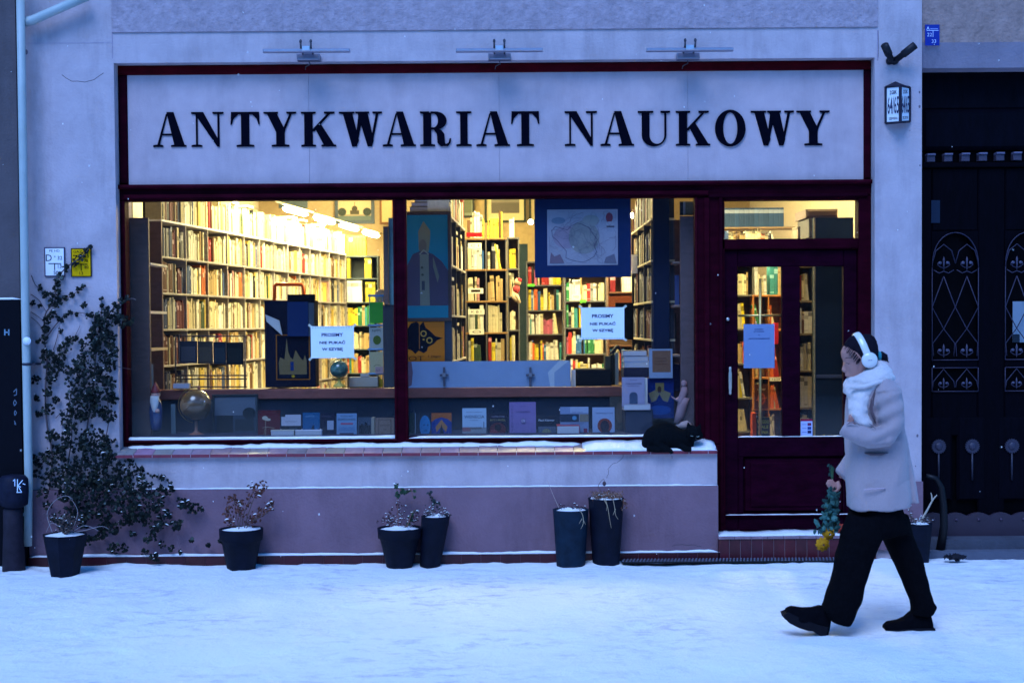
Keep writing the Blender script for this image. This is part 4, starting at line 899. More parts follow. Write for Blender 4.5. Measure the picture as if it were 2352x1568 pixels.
# gnome figurine
def gnome():
    px, d = 358, .34
    t = thing('garden_gnome', 'garden gnome with red cap, white beard and blue coat by the window edge', 'figurine', W(px, 988, d)); c = W(px, 940, d)
    zb, zt = Z(px, 988, d), Z(px, 880, d); h = zt - zb
    w = MB('gloss'); w.lathe((c.x, d, zb), [(.035, 0), (.045, .02), (.052, h * .25), (.055, h * .42), (.045, h * .58), (.03, h * .68)], (.015, .03, .10)); w.ell((c.x + .02, d - .04, zb + h * .42), .02, .02, .02, (.5, .25, .2)); w.build('body', t)
    w = MB('paint'); w.ell((c.x, d, zb + h * .76), .034, .034, .04, (.55, .3, .25)); w.ell((c.x + .012, d - .034, zb + h * .76), .009, .01, .009, (.6, .28, .22)); w.build('head', t)
    w = MB('paint'); w.loft([(Vector((c.x, d - .03, zb + h * .74)), Vector((.034, 0, 0)), Vector((0, .016, 0))), (Vector((c.x, d - .042, zb + h * .62)), Vector((.036, 0, 0)), Vector((0, .02, 0))), (Vector((c.x, d - .045, zb + h * .45)), Vector((.020, 0, 0)), Vector((0, .012, 0))), (Vector((c.x, d - .04, zb + h * .2)), Vector((.006, 0, 0)), Vector((0, .006, 0)))], (.45, .44, .44), n=12); w.build('beard', t)
    w = MB('paint'); w.lathe((c.x, d, zb + h * .8), [(.037, 0), (.036, .012), (.022, .05), (.008, h * .2), (.003, h * .22)], (.16, .012, .015)); w.build('cap', t)
gnome()
card('display_stand', 'pale upright slat standing behind the gnome', 'stand', (393, 928, 403, 1003), .5, .02, '#7c8f96')
def globe(name, label, px, py, r_px, d, col, foot, sy, stc, arccol):
    c = W(px, py, d); r = r_px / S(d); zb = Z(px, sy, d)
    t = thing(name, label, 'globe', (c.x, d, zb))
    w = MB('gloss', True); w.ell(c, r, r, r, col, n=32); ob = w.build('ball', t)
    m = MATS['gloss'].copy(); m.name = 'globe_' + name; nt = m.node_tree; b = nt.nodes['Principled BSDF']
    tc = nt.nodes.new('ShaderNodeTexCoord'); nz = nt.nodes.new('ShaderNodeTexNoise'); nz.inputs['Scale'].default_value = 9 * .11 / r; nz.inputs['Detail'].default_value = 6; nt.links.new(tc.outputs['Object'], nz.inputs['Vector'])
    rp = nt.nodes.new('ShaderNodeValToRGB'); rp.color_ramp.interpolation = 'CONSTANT'; rp.color_ramp.elements[0].color = (*col, 1); e = rp.color_ramp.elements[1]; e.position = .53; e.color = (*[q * 1.7 + .02 for q in col], 1)
    nt.links.new(nz.outputs['Fac'], rp.inputs[0]); nt.links.new(rp.outputs[0], b.inputs['Base Color']); ob.data.materials[0] = m
    w = MB('metal'); w.tube([c + Vector((r * 1.1 * math.sin(math.radians(a)), 0, r * 1.1 * math.cos(math.radians(a)))) for a in range(-170, 15, 12)], .004, arccol, n=6); w.build('meridian_arc', t)
    w = MB('wood'); w.lathe((c.x, d, zb), [(foot, 0), (foot, .012), (foot * .4, .03), (.012, .05), (.012, max(.06, c.z - r - zb))], stc); w.build('stand', t)
    w = MB('wood'); w.ell(c + Vector((r * .2, 0, r * 1.06)), .012, .012, .02, stc, n=10); w.build('finial', t)
globe('large_globe', 'large brown globe on a wooden stand in the first display window', 450, 930, 37, .45, (.10, .055, .025), .09, 1003, (.25, .09, .05), (.25, .16, .06))
globe('small_globe', 'small green globe on a yellow foot standing on the wooden rail', 779, 848, 21, .76, (.03, .085, .07), .05, 888, (.5, .4, .08), (.5, .4, .15))
card('framed_picture', 'dark framed landscape leaning at the back of the first display window', 'picture', (487, 905, 592, 1002), .6, .02, '#3c4a58', [('r', 0, .5, 1, 1, '#6c7684'), ('e', .84, .55, .16, .16, '#2c3438'), ('r', .05, .05, .45, .5, '#222a2e'), ('r', .5, .1, .95, .4, '#30383c')], frame=(.018, '#1c2c34'), lean=.06)
# print rack standing on the rail
t = thing('print_rack', 'black wire rack with four dim prints standing behind the first pane', 'rack', W(480, 888, .8))
w = MB('iron')
for a, b in (((403, 772), (567, 772)), ((403, 776), (403, 888)), ((563, 772), (563, 888)), ((403, 862), (567, 862)), ((403, 870), (567, 870)), ((400, 888), (567, 888))): w.tube([W(*a, .8), W(*b, .8)], .006, (.03, .03, .05), n=6)
w.build('wire_frame', t)
for q, (a, b, c) in enumerate(((412, 453, '#3a3c48'), (454, 489, '#4c4640'), (490, 519, '#26303c'), (520, 559, '#1e2428'))): card('print', '', '', (a, 783 + q, b, 834 + q), .79, .003, c, [('r', .1, .1, .9, .75, ['#55565e', '#5e554a', '#34404a', '#2a3032'][q])], parent=t, part='print')
w = MB('paper'); a, b, lo, hi = rectpx(400, 880, 437, 891, .70); w.box(a, b, .66, .72, lo, hi, (.35, .35, .42)); w.build('paper_box', t)
# dark poster stand with church poster
t = thing('poster_stand', 'tall dark stand with a church poster and blue files in the first window', 'stand', W(665, 888, .68))
w = MB('matte'); a, b, lo, hi = rectpx(608, 690, 724, 889, .70); w.bevbox(a, b, .70, .9, lo, hi, .006, (.003, .004, .014)); w.build('case', t)
card('p', '', '', (634, 768, 712, 872), .695, .004, '#b06a20', [('r', .03, .02, .97, .98, '#070d26'), ('p', [(.1, .12), (.9, .12), (.9, .42), (.85, .55), (.8, .42), (.7, .5), (.58, .66), (.5, .45), (.42, .5), (.36, .62), (.32, .92), (.28, .62), (.25, .45), (.12, .5), (.08, .38)], '#8a7650'), ('r', .42, .2, .52, .4, '#1b3a78'), ('r', .12, .05, .88, .12, '#101a30'), ('e', .5, .08, .05, .03, '#c6a41c'), ('l', [(.15, .3), (.85, .3)], '#5c4c34', .002), ('l', [(.2, .2), (.8, .2)], '#5c4c34', .002)], parent=t, part='church_poster')
card('p', '', '', (660, 676, 722, 692), .66, .06, '#0a0a14', [], parent=t, part='black_box'); card('p', '', '', (660, 693, 708, 772), .66, .06, '#1c3566', [], parent=t, part='blue_file'); card('p', '', '', (709, 695, 721, 772), .665, .05, '#56606c', [], parent=t, part='grey_file')
w = MB('paper'); P = [W(609, 722, .655), W(641, 736, .655), W(648, 770, .655), W(612, 738, .655)]; w.add(P + [p + Vector((0, .02, 0)) for p in P], [(0, 3, 2, 1), (0, 1, 5, 4), (4, 5, 6, 7)], (.40, .38, .36)); w.build('magazine', t)
t = thing('step_stool', 'orange handled step stool in front of the long bookcase', 'stool', W(664, 740, 2.6))
w = MB('gloss'); w.tube([W(630, 690, 2.6), W(631, 656, 2.6), W(636, 653, 2.6), W(692, 653, 2.6), W(696, 657, 2.6), W(699, 690, 2.6)], .018, (.75, .13, .02), n=8); w.build('handle', t)
w = MB('metal'); w.tube([W(630, 690, 2.6), W(626, 890, 2.6)], .012, (.4, .4, .4)); w.tube([W(699, 690, 2.6), W(704, 890, 2.6)], .012, (.4, .4, .4)); w.build('leg_frame', t)
def notice(px, label, lines, tape, d=None, col='#e4eaf6', tc='#161048', lh=.115, ys=(.73, .5, .27), ws=(.50, .60, .49), rowholes=None):
    d = d if d is not None else GLD + .004; a, b, lo, hi = rectpx(*px, d); root = thing('notice', label, 'notice', ((a + b) / 2, d, lo))
    w = MB('paper'); w.box(a, b, d, d + .001, lo, hi, H(col)); it = [('t', s_, .5, v, lh, tc, wd, .03) for s_, v, wd in zip(lines, ys, ws)]
    if rowholes is not None: it += [('r', .04 + .06 * k, rowholes, .06 + .06 * k, rowholes + .02, '#3f4a80') for k in range(16)]
    deco(w, a, lo, b - a, hi - lo, d, it); w.build('sheet', root)
    if tape:
        w = MB('paper')
        for (x, z), r0 in zip(((a, lo), (b, lo), (a, hi), (b, hi)), (.8, -.6, -.7, .7)):
            q = [Vector((u * math.cos(r0) - v * math.sin(r0), 0, u * math.sin(r0) + v * math.cos(r0))) for u, v in ((-.022, -.009), (.022, -.009), (.022, .009), (-.022, .009))]
            w.add([Vector((x, d + .0016, z)) + k for k in q], [(0, 1, 2, 3)], (.5, .5, .42))
        w.build('tape', root)
notice((714, 749, 813, 822), 'white notice asking not to knock on the glass, taped inside the first pane', ['PROSIMY', 'NIE PUKAĆ', 'W SZYBĘ'], True, rowholes=.95)
notice((1335, 706, 1434, 779), 'white notice asking not to knock on the glass, taped below the map', ['PROSIMY', 'NIE PUKAĆ', 'W SZYBĘ'], True, rowholes=.02)
notice((1708, 744, 1779, 845), 'blue grey opening notice with faint text taped inside the door pane', ['GODZINY', 'OTWARCIA', 'W', 'ANTYKWARIACIE'], False, d=DD + .034, col='#7488b0', tc='#232e60', lh=.025, ys=(.88, .83, .75, .67), ws=(.3, .35, .05, .68))
card('door_sticker', 'small card payment sticker with red stripe at the foot of the second door pane', 'sticker', (1839, 962, 1866, 1002), DD + .026, .001, '#a8b4dc', [('r', 0, .88, 1, 1, '#8a1838')] + [('r', .58, .62 - .22 * k, .9, .78 - .22 * k, ['#6a2a50', '#26407a', '#1a2450'][k]) for k in range(3)] + [('r', .12, .68 - .22 * k, .5, .71 - .22 * k, '#5a6aa0') for k in range(3)])
w = MB('metal'); a = W(1746, 640, DD + .09); b = W(1746, 1003, DD + .09); w.tube([b, a], .012, (.5, .38, .15)); w.tube([W(1696, 725, DD + .09), W(1797, 724, DD + .09)], .010, (.5, .38, .15)); w.build('brass_rod', None, **K('brass rod behind the first door pane, the notice hanging before it', 'rod'))
card('book', 'brown face-out book with an orange portrait in the orange compartments', 'book', (1734, 882, 1764, 938), 2.93, .02, '#3a1c14', [('t', 'NEANDERT', .5, .78, .06, '#c8b8a0', .6), ('e', .5, .4, .3, .24, '#8a3c20'), ('e', .5, .4, .2, .17, '#5a2416'), ('l', [(.1, .35), (.9, .45)], '#a85a34', .006)])
card('book', 'black book with lime green title at the foot of the door pane', 'book', (1738, 958, 1768, 1004), 1.6, .03, '#1a2018', [('t', 'WEGDO', .5, .78, .16, '#b8c048', .9), ('t', 'GALE', .5, .52, .16, '#b8c048', .8), ('t', 'IONA', .5, .26, .16, '#b8c048', .8)])
card('book', 'orange red book standing in the lowest orange compartment', 'book', (1728, 948, 1737, 1004), 1.62, .1, '#d0502a'); card('book', 'red spine standing right beside the door notice', 'book', (1780, 741, 1788, 790), 2.6, .1, '#b82430', [])
# curtain pole / panel beside the mullion
boardthing('folding_screen', 'dark marbled screen edge with a brown pole beside the mullion', 'screen', [('pole', 881, 893, 520, 700, .42, .46, (.10, .05, .035), 'wood'), ('panel', 893, 904, 500, 720, .46, .47, (.10, .20, .22), 'matte'), ('panel', 880, 905, 700, 890, .44, .47, (.03, .03, .035), 'gloss')])
# wire magazine rack
t = thing('magazine_rack', 'blue wire magazine rack with a green cover at the end of the first window', 'rack', W(862, 890, .9))
w = MB('gloss')
for y in (679, 747, 802, 858): w.tube([W(845, y, .9), W(882, y, .9)], .010, (.12, .25, .4), n=6)
for x in (849, 866, 879): w.tube([W(x, 675, .9), W(x, 890, .9)], .004, (.3, .35, .35), n=6)
w.build('wire_frame', t)
for q, (r4, c, its) in enumerate((((849, 694, 880, 742), '#58c848', []), ((849, 752, 880, 800), '#c8ccc0', [('t', 'NPM', .5, .85, .12, '#4a5048', .6), ('e', .55, .4, .3, .22, '#6a8038')]), ((849, 808, 880, 856), '#d8cc9c', [('l', [(.3, .3), (.5, .4), (.8, .35)], '#8a8468', .004)]), ((852, 870, 879, 888), '#c8a830', []))): card('m', '', '', r4, .895, .004, c, its, parent=t, part='magazine')
card('price_tag', 'tilted pinkish price card clipped to the blue magazine rack', 'tag', (862, 842, 880, 858), .87, .002, '#c8a8a8', [('t', 'U.Y', .4, .5, .35, '#5a3c50', .5)])
w = MB('paper'); a, b, lo, hi = rectpx(800, 866, 868, 889, .84); w.bevbox(a, b, .84, 1.0, lo, hi, .004, (.30, .27, .22)); w.bevbox(a + .1, a + .17, .838, .85, hi, hi + .03, .002, (.34, .31, .26)); w.build('card_file', None, **K('low grey card file box on the rail beside the small globe', 'box'))
card('hat_box', 'rounded pale orange lamp or vase shape over the magazine rack', 'vase', (862, 666, 880, 694), 1.0, .1, '#c09060') if False else None
w = MB('paint'); c = W(874, 680, 1.1); w.ell(c, .05, .05, .06, (.6, .38, .2)); w.build('vase', None, **K('round peach vase over the magazine rack', 'vase'))
# lying/standing books on the first ledge
BD0 = .34
def bk(rect, label, col, items=(), d=BD0, th=.02, lean=.07, pages='#cfc8b4', rz=0): card('book', label, 'book', rect, d, th, col, items, pages=pages, lean=lean, group=None, rz=rz)
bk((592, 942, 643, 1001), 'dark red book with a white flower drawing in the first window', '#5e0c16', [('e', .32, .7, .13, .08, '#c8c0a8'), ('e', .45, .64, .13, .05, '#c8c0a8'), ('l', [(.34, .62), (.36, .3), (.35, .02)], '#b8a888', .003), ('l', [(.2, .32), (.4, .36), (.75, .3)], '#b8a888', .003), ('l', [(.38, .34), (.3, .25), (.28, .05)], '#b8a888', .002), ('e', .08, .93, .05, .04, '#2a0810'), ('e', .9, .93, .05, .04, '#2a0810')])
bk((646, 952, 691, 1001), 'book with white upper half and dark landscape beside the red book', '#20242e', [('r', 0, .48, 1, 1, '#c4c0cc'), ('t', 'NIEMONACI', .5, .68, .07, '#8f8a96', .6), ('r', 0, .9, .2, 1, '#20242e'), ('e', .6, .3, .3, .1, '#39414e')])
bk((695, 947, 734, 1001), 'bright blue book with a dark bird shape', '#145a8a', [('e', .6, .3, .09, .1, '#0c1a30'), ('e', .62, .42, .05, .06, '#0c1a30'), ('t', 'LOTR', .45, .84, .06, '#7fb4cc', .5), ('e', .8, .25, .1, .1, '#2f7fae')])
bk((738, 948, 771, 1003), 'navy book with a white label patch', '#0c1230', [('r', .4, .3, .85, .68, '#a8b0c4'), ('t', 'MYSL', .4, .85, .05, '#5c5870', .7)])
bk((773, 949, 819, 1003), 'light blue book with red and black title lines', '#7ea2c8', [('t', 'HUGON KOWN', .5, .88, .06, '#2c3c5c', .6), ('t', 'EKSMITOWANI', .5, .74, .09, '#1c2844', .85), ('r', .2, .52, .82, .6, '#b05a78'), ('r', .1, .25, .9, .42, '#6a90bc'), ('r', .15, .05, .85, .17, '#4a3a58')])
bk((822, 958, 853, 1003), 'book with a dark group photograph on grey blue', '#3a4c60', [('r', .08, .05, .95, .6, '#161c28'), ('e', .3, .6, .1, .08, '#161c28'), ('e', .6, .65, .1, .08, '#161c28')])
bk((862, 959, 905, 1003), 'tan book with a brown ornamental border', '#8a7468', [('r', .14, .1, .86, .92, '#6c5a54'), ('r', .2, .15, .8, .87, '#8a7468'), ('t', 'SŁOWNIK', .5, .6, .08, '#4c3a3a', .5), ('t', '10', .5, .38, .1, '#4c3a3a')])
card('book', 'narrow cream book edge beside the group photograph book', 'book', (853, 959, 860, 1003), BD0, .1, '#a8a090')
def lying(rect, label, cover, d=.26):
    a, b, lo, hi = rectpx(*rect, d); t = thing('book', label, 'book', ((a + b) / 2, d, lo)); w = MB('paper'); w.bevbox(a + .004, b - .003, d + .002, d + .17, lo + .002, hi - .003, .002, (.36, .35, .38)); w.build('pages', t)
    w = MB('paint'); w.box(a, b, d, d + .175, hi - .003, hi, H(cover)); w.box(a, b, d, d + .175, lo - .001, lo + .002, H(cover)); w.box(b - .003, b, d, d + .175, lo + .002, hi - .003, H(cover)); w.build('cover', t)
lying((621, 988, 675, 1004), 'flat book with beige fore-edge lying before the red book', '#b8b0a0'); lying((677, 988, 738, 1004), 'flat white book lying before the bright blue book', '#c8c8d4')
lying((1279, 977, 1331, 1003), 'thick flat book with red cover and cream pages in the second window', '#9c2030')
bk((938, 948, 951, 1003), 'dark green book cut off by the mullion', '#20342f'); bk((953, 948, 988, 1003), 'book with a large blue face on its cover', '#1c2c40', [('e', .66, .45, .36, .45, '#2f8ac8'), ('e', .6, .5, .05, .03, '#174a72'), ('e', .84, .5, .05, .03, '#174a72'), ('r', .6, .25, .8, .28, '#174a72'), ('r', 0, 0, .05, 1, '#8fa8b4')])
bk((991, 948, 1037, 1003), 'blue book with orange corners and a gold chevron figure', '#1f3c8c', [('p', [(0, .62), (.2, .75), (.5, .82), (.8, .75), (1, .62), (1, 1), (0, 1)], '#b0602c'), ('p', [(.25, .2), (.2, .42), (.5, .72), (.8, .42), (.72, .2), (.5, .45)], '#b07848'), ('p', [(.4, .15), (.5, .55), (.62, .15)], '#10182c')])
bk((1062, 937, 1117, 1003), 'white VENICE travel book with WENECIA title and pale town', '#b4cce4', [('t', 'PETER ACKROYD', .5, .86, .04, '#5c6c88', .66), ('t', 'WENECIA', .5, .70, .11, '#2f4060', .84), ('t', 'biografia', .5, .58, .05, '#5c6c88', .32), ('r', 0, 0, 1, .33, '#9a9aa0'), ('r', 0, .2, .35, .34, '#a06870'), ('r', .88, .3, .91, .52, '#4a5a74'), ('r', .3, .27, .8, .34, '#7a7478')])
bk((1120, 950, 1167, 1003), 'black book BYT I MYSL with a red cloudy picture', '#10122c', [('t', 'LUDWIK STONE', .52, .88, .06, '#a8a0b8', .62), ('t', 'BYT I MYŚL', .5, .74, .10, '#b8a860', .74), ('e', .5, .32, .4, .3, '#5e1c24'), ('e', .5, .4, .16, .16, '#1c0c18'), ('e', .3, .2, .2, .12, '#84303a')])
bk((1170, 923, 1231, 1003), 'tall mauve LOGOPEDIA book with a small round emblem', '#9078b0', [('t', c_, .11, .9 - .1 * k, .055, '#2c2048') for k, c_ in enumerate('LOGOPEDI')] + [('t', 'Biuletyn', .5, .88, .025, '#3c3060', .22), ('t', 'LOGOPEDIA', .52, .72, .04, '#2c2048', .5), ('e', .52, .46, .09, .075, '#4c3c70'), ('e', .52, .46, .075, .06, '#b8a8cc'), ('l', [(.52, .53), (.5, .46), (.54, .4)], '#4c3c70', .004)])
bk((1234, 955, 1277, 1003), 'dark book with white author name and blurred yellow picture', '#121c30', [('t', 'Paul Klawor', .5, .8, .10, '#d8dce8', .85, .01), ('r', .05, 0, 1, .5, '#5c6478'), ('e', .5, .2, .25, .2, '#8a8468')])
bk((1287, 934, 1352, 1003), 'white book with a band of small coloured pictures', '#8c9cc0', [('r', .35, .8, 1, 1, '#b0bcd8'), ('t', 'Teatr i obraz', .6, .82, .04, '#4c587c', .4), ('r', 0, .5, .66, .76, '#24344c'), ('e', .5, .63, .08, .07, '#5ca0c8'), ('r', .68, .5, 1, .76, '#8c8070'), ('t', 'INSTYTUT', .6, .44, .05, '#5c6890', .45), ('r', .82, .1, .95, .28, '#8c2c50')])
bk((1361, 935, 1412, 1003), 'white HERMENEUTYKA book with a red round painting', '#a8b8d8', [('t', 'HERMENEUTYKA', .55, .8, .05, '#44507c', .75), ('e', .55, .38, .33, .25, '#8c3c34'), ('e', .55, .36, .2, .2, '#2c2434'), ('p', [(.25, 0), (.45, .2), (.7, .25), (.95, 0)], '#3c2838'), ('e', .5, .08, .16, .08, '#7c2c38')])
card('framed_picture', 'beige print with a faint figure behind the second window books', 'picture', (1401, 910, 1446, 1003), .62, .01, '#5a5650', [('e', .5, .6, .2, .25, '#75685e')])
t = thing('book', 'white paperback with an arched grey window, set high on a stack', 'book', W(1454, 935, .30))
card('b', '', '', (1429, 866, 1481, 934), .30, .035, '#b0a8c4', [('t', 'ANTONI', .5, .9, .03, '#5c5478', .3), ('t', 'MAGISTER', .52, .78, .05, '#4c4468', .7), ('t', 'KSIĘGA', .5, .70, .04, '#5c5478', .5), ('r', .32, .1, .68, .38, '#4c5c78'), ('e', .5, .38, .18, .12, '#4c5c78')], parent=t, part='cover', lean=.05)
w = MB('paper'); a, b, lo, hi = rectpx(1430, 868, 1488, 933, .306); w.box(a, b, .338, .36, lo, hi, (.5, .45, .42)); w.build('pages', t)
lying((1432, 928, 1494, 941), 'flat open white book below the arched window paperback', '#9a8c94', d=.28)
w = MB('matte'); a, b, lo, hi = rectpx(1436, 941, 1500, 1006, .3); w.bevbox(a, b, .3, .6, lo, hi, .01, (.02, .025, .045)); w.build('display_block', None, **K('dark fabric block carrying the arched window paperback', 'display block'))
card('book', 'orange page in a white mount propped over the blue crest book', 'book', (1491, 801, 1545, 868), .40, .02, '#9aacc8', [('r', .14, .2, .92, .94, '#8a6450'), ('t', 'MICHAEL', .5, .68, .05, '#5c4038', .5), ('t', 'ROBERT', .5, .58, .05, '#5c4038', .5), ('t', 'RAMPINI', .5, .48, .05, '#5c4038', .5)], lean=.05, pages='#b8b4b0')
card('book', 'deep blue book with a gold jewel crest beside the paperback', 'book', (1482, 868, 1548, 960), .42, .03, '#0c2870', [('p', [(.12, .62), (.35, .70), (.5, .62), (.65, .70), (.9, .62), (.78, .40), (.62, .44), (.5, .60), (.38, .44), (.22, .40)], '#8c8468'), ('p', [(.36, .66), (.36, .88), (.66, .88), (.66, .66)], '#8c7c50'), ('e', .5, .72, .07, .08, '#4a3830'), ('e', .5, .2, .4, .12, '#1c4c9c')], lean=.05, pages='#a8b0c0')
t = thing('carved_angel', 'pinkish carved angel figure leaning by the second window corner', 'figurine', W(1572, 985, .35))
w = MB('matte', True); w.loftpx([(1556, 935, 1566, 940, .02), (1556, 918, 1572, 920, .03), (1562, 900, 1580, 902, .03), (1566, 888, 1578, 888, .02)], .35, (.26, .16, .18), n=12); w.loftpx([(1548, 968, 1560, 975, .02), (1552, 948, 1572, 955, .03), (1556, 930, 1578, 934, .035), (1564, 912, 1584, 914, .03)], .35, (.26, .16, .18), n=12); w.ell(W(1571, 881, .35), .025, .025, .03, (.26, .16, .18)); w.loftpx([(1540, 908, 1546, 916, .01), (1552, 915, 1558, 924, .02), (1564, 905, 1570, 922, .02)], .35, (.26, .16, .18), n=10)
w.loftpx([(1552, 975, 1562, 985, .02), (1565, 968, 1575, 985, .03), (1578, 965, 1590, 975, .02)], .35, (.42, .3, .3), n=10); w.build('body', t)
boardthing('window_end_shelf', 'brown round-topped side shelf filling the end of the second window', 'shelf', [('side_panel', 1563, 1600, 496, 1008, .36, .39, (.08, .05, .055), 'wood'), ('side_panel', 1538, 1563, 505, 1000, .80, .83, (.09, .04, .04), 'wood'), ('shelf', 1545, 1563, 600, 606, .42, .80, (.16, .1, .08), 'wood'), ('shelf', 1545, 1563, 700, 706, .42, .80, (.16, .1, .08), 'wood'), ('shelf', 1545, 1563, 814, 820, .42, .80, (.16, .1, .08), 'wood')])
card('book', 'slate blue book standing between the brown end panels', 'book', (1550, 632, 1560, 700), .6, .1, '#5a6ea8'); card('book', 'navy tall book under the brown end shelf', 'book', (1545, 835, 1562, 898), .55, .1, '#0c1448')
card('picture_card', 'pale upright book on top of the brown end panel', 'book', (1562, 463, 1597, 494), .40, .03, '#6c7064', [('r', .0, 0, .2, 1, '#2a3440'), ('r', .2, 0, .35, 1, '#8a98a8')])
boardthing('black_drape', 'black cloth panel hanging beside the side bookcase', 'panel', [('cloth', 1500, 1538, 452, 802, .55, .57, (.004, .009, .03), 'matte')])
# ------------------------------------------------------------------ second window: map, posters
mapl = [('r', .0, .0, 1, 1, '#d4d0e2'), ('e', .28, .5, .2, .2, '#ccb8d0'), ('e', .52, .5, .22, .3, '#bcbcbe'), ('e', .16, .8, .1, .06, '#98aac4'), ('e', .62, .8, .12, .1, '#c6c4c4'), ('e', .88, .85, .05, .09, '#b04c60'), ('e', .89, .74, .06, .04, '#e0dcea'), ('r', .84, .68, .95, .70, '#5a5468'),
        ('e', .1, .12, .06, .05, '#e0dcea'), ('p', [(.03, .04), (.05, .24), (.1, .16), (.18, .2), (.24, .04)], '#a48aa0'), ('p', [(.8, .04), (.83, .14), (.95, .2), (.98, .03)], '#948ea4')]
rr = random.Random(5)
def wander(x, y, n, a, da, s): 
    pts = [(x, y)]
    for _ in range(n):
        a += rr.uniform(-da, da); x = min(.97, max(.03, x + s * math.cos(a))); y = min(.96, max(.04, y + s * math.sin(a) * 1.25)); pts.append((x, y))
    return pts
for k in range(60): mapl.append(('l', wander(rr.uniform(.08, .9), rr.uniform(.1, .9), rr.randint(8, 20), rr.uniform(0, 6), .9, .028), rr.choice(['#8a86a4', '#9690ac', '#7a7494']), rr.choice([.001, .0014, .002])))
ml = [(.06, .62), (.08, .5), (.14, .44), (.2, .34), (.26, .26), (.26, .14), (.33, .1), (.42, .06), (.5, .04), (.58, .08), (.66, .14), (.7, .24), (.66, .36), (.7, .46), (.64, .56), (.6, .66), (.5, .72), (.42, .74), (.32, .68), (.28, .62), (.2, .66), (.12, .7), (.06, .62)]
mapl.append(('l', [(x + .008 * math.sin(i * 5), y + .012 * math.cos(i * 7)) for i, (x, y) in enumerate(ml)], '#6c6486', .004))
a, b, lo, hi = rectpx(1228, 452, 1449, 637, .26); t = thing('hanging_map', 'old political map on a navy mount hanging in the second window', 'map', ((a + b) / 2, .26, lo))
w = MB('paper'); w.box(a, b, .26, .264, lo, hi, (.004, .015, .06)); w.build('mount', t)
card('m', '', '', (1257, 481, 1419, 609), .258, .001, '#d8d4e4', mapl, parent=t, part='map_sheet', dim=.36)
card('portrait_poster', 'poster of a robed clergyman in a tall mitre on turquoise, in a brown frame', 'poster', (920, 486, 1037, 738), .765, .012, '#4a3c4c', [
    ('r', 0, .0, 1, 1, '#2c8092'), ('p', [(.02, .12), (.06, .5), (.2, .62), (.42, .66), (.66, .62), (.86, .55), (1, .46), (1, .12)], '#584c5c'), ('p', [(.36, .12), (.36, .62), (.56, .62), (.58, .12)], '#8a8470'),
    ('p', [(.34, .66), (.33, .84), (.45, .94), (.6, .85), (.6, .78), (.56, .64)], '#8c8468'), ('e', .43, .70, .09, .065, '#7c6c5c'), ('e', .41, .49, .03, .012, '#5a5648'), ('e', .42, .42, .03, .012, '#5a5648'), ('r', .40, .27, .47, .36, '#4c4a50'),
    ('p', [(.66, .6), (.72, .52), (.80, .4), (.76, .34), (.66, .5)], '#7c7a68'), ('l', [(.36, .62), (.45, .66), (.56, .62)], '#a09a84', .01)], frame=(.028, '#4c342c'), dim=.75)
card('cat_poster', 'orange exhibition poster with a black cat head and words OT i jego', 'poster', (925, 733, 1021, 830), .762, .006, '#c06a1c', [
    ('p', [(.12, .3), (.1, .75), (.2, .9), (.34, .95), (.42, .86), (.5, .95), (.55, .8), (.66, .72), (.78, .6), (.96, .55), (.82, .5), (.75, .42), (.6, .34), (.58, .25), (.5, .2), (.38, .26), (.3, .18), (.22, .26)], '#0c0e1c'),
    ('e', .5, .66, .075, .075, '#b88c3c'), ('e', .5, .66, .05, .05, '#0c0e1c'), ('e', .64, .5, .075, .075, '#b88c3c'), ('e', .64, .5, .05, .05, '#0c0e1c'), ('l', [(.4, .9), (.4, .3)], '#b06a2c', .004), ('e', .5, .52, .025, .02, '#b88c3c'),
    ('t', '30.01 2026 - 05.03.2026', .74, .94, .022, '#3a2410', .46), ('t', 'Kamienica "Kotów i Róż"', .72, .88, .026, '#3a2410', .5), ('t', 'Rynek Główny 37, 76/1', .76, .82, .026, '#3a2410', .44),
    ('t', 'OT', .32, .075, .11, '#2a1a12', .36, -.01), ('t', 'i jego', .76, .12, .07, '#2a1a12', .3)], dim=.95)
for q, (x0, x1, y0, y1, c) in enumerate(((952, 1035, 455, 464, '#6c6a50'), (944, 1032, 465, 474, '#7a5a40'), (940, 1035, 475, 487, '#7c7458'))):
    lying((x0, y0 - .4, x1, y1 - .4), ['grey green book topmost on the cabinet behind the portrait', 'brown book, middle of the flat pile on the cabinet', 'thick olive book at the bottom of the pile over the portrait'][q], c, d=.80)
# translucent sheet stand with two crosses
t = thing('clear_screen', 'long pale blue plastic screen standing on the rail in the second window', 'screen', W(1120, 888, .70))
card('s', '', '', (934, 829, 1311, 889), .705, .004, '#a4bce0', [('p', [(0, 0), (0, 1), (.03, 1), (.038, .6), (.03, .1)], '#8a7080'), ('p', [(.86, .55), (.93, 1), (.99, 1), (.9, .55), (.9, 0), (.875, 0)], '#d4e2f2')], parent=t, part='sheet', m='gloss')
for px in (1020, 1218):
    w = MB('wood'); c = W(px, 860, .68); w.bevbox(c.x - .009, c.x + .009, .675, .69, Z(px, 887, .68), Z(px, 843, .68), .002, (.06, .06, .09)); w.bevbox(c.x - .035, c.x + .035, .675, .69, c.z - .012, c.z + .004, .002, (.06, .06, .09)); w.bevbox(c.x - .014, c.x + .014, .668, .676, c.z - .02, c.z + .012, .002, (.25, .27, .32), 'metal')
    w.build('crucifix', None, **K('small dark standing cross near the mullion end of the blue screen' if px < 1100 else 'small dark standing cross near the notice end of the blue screen', 'cross'))
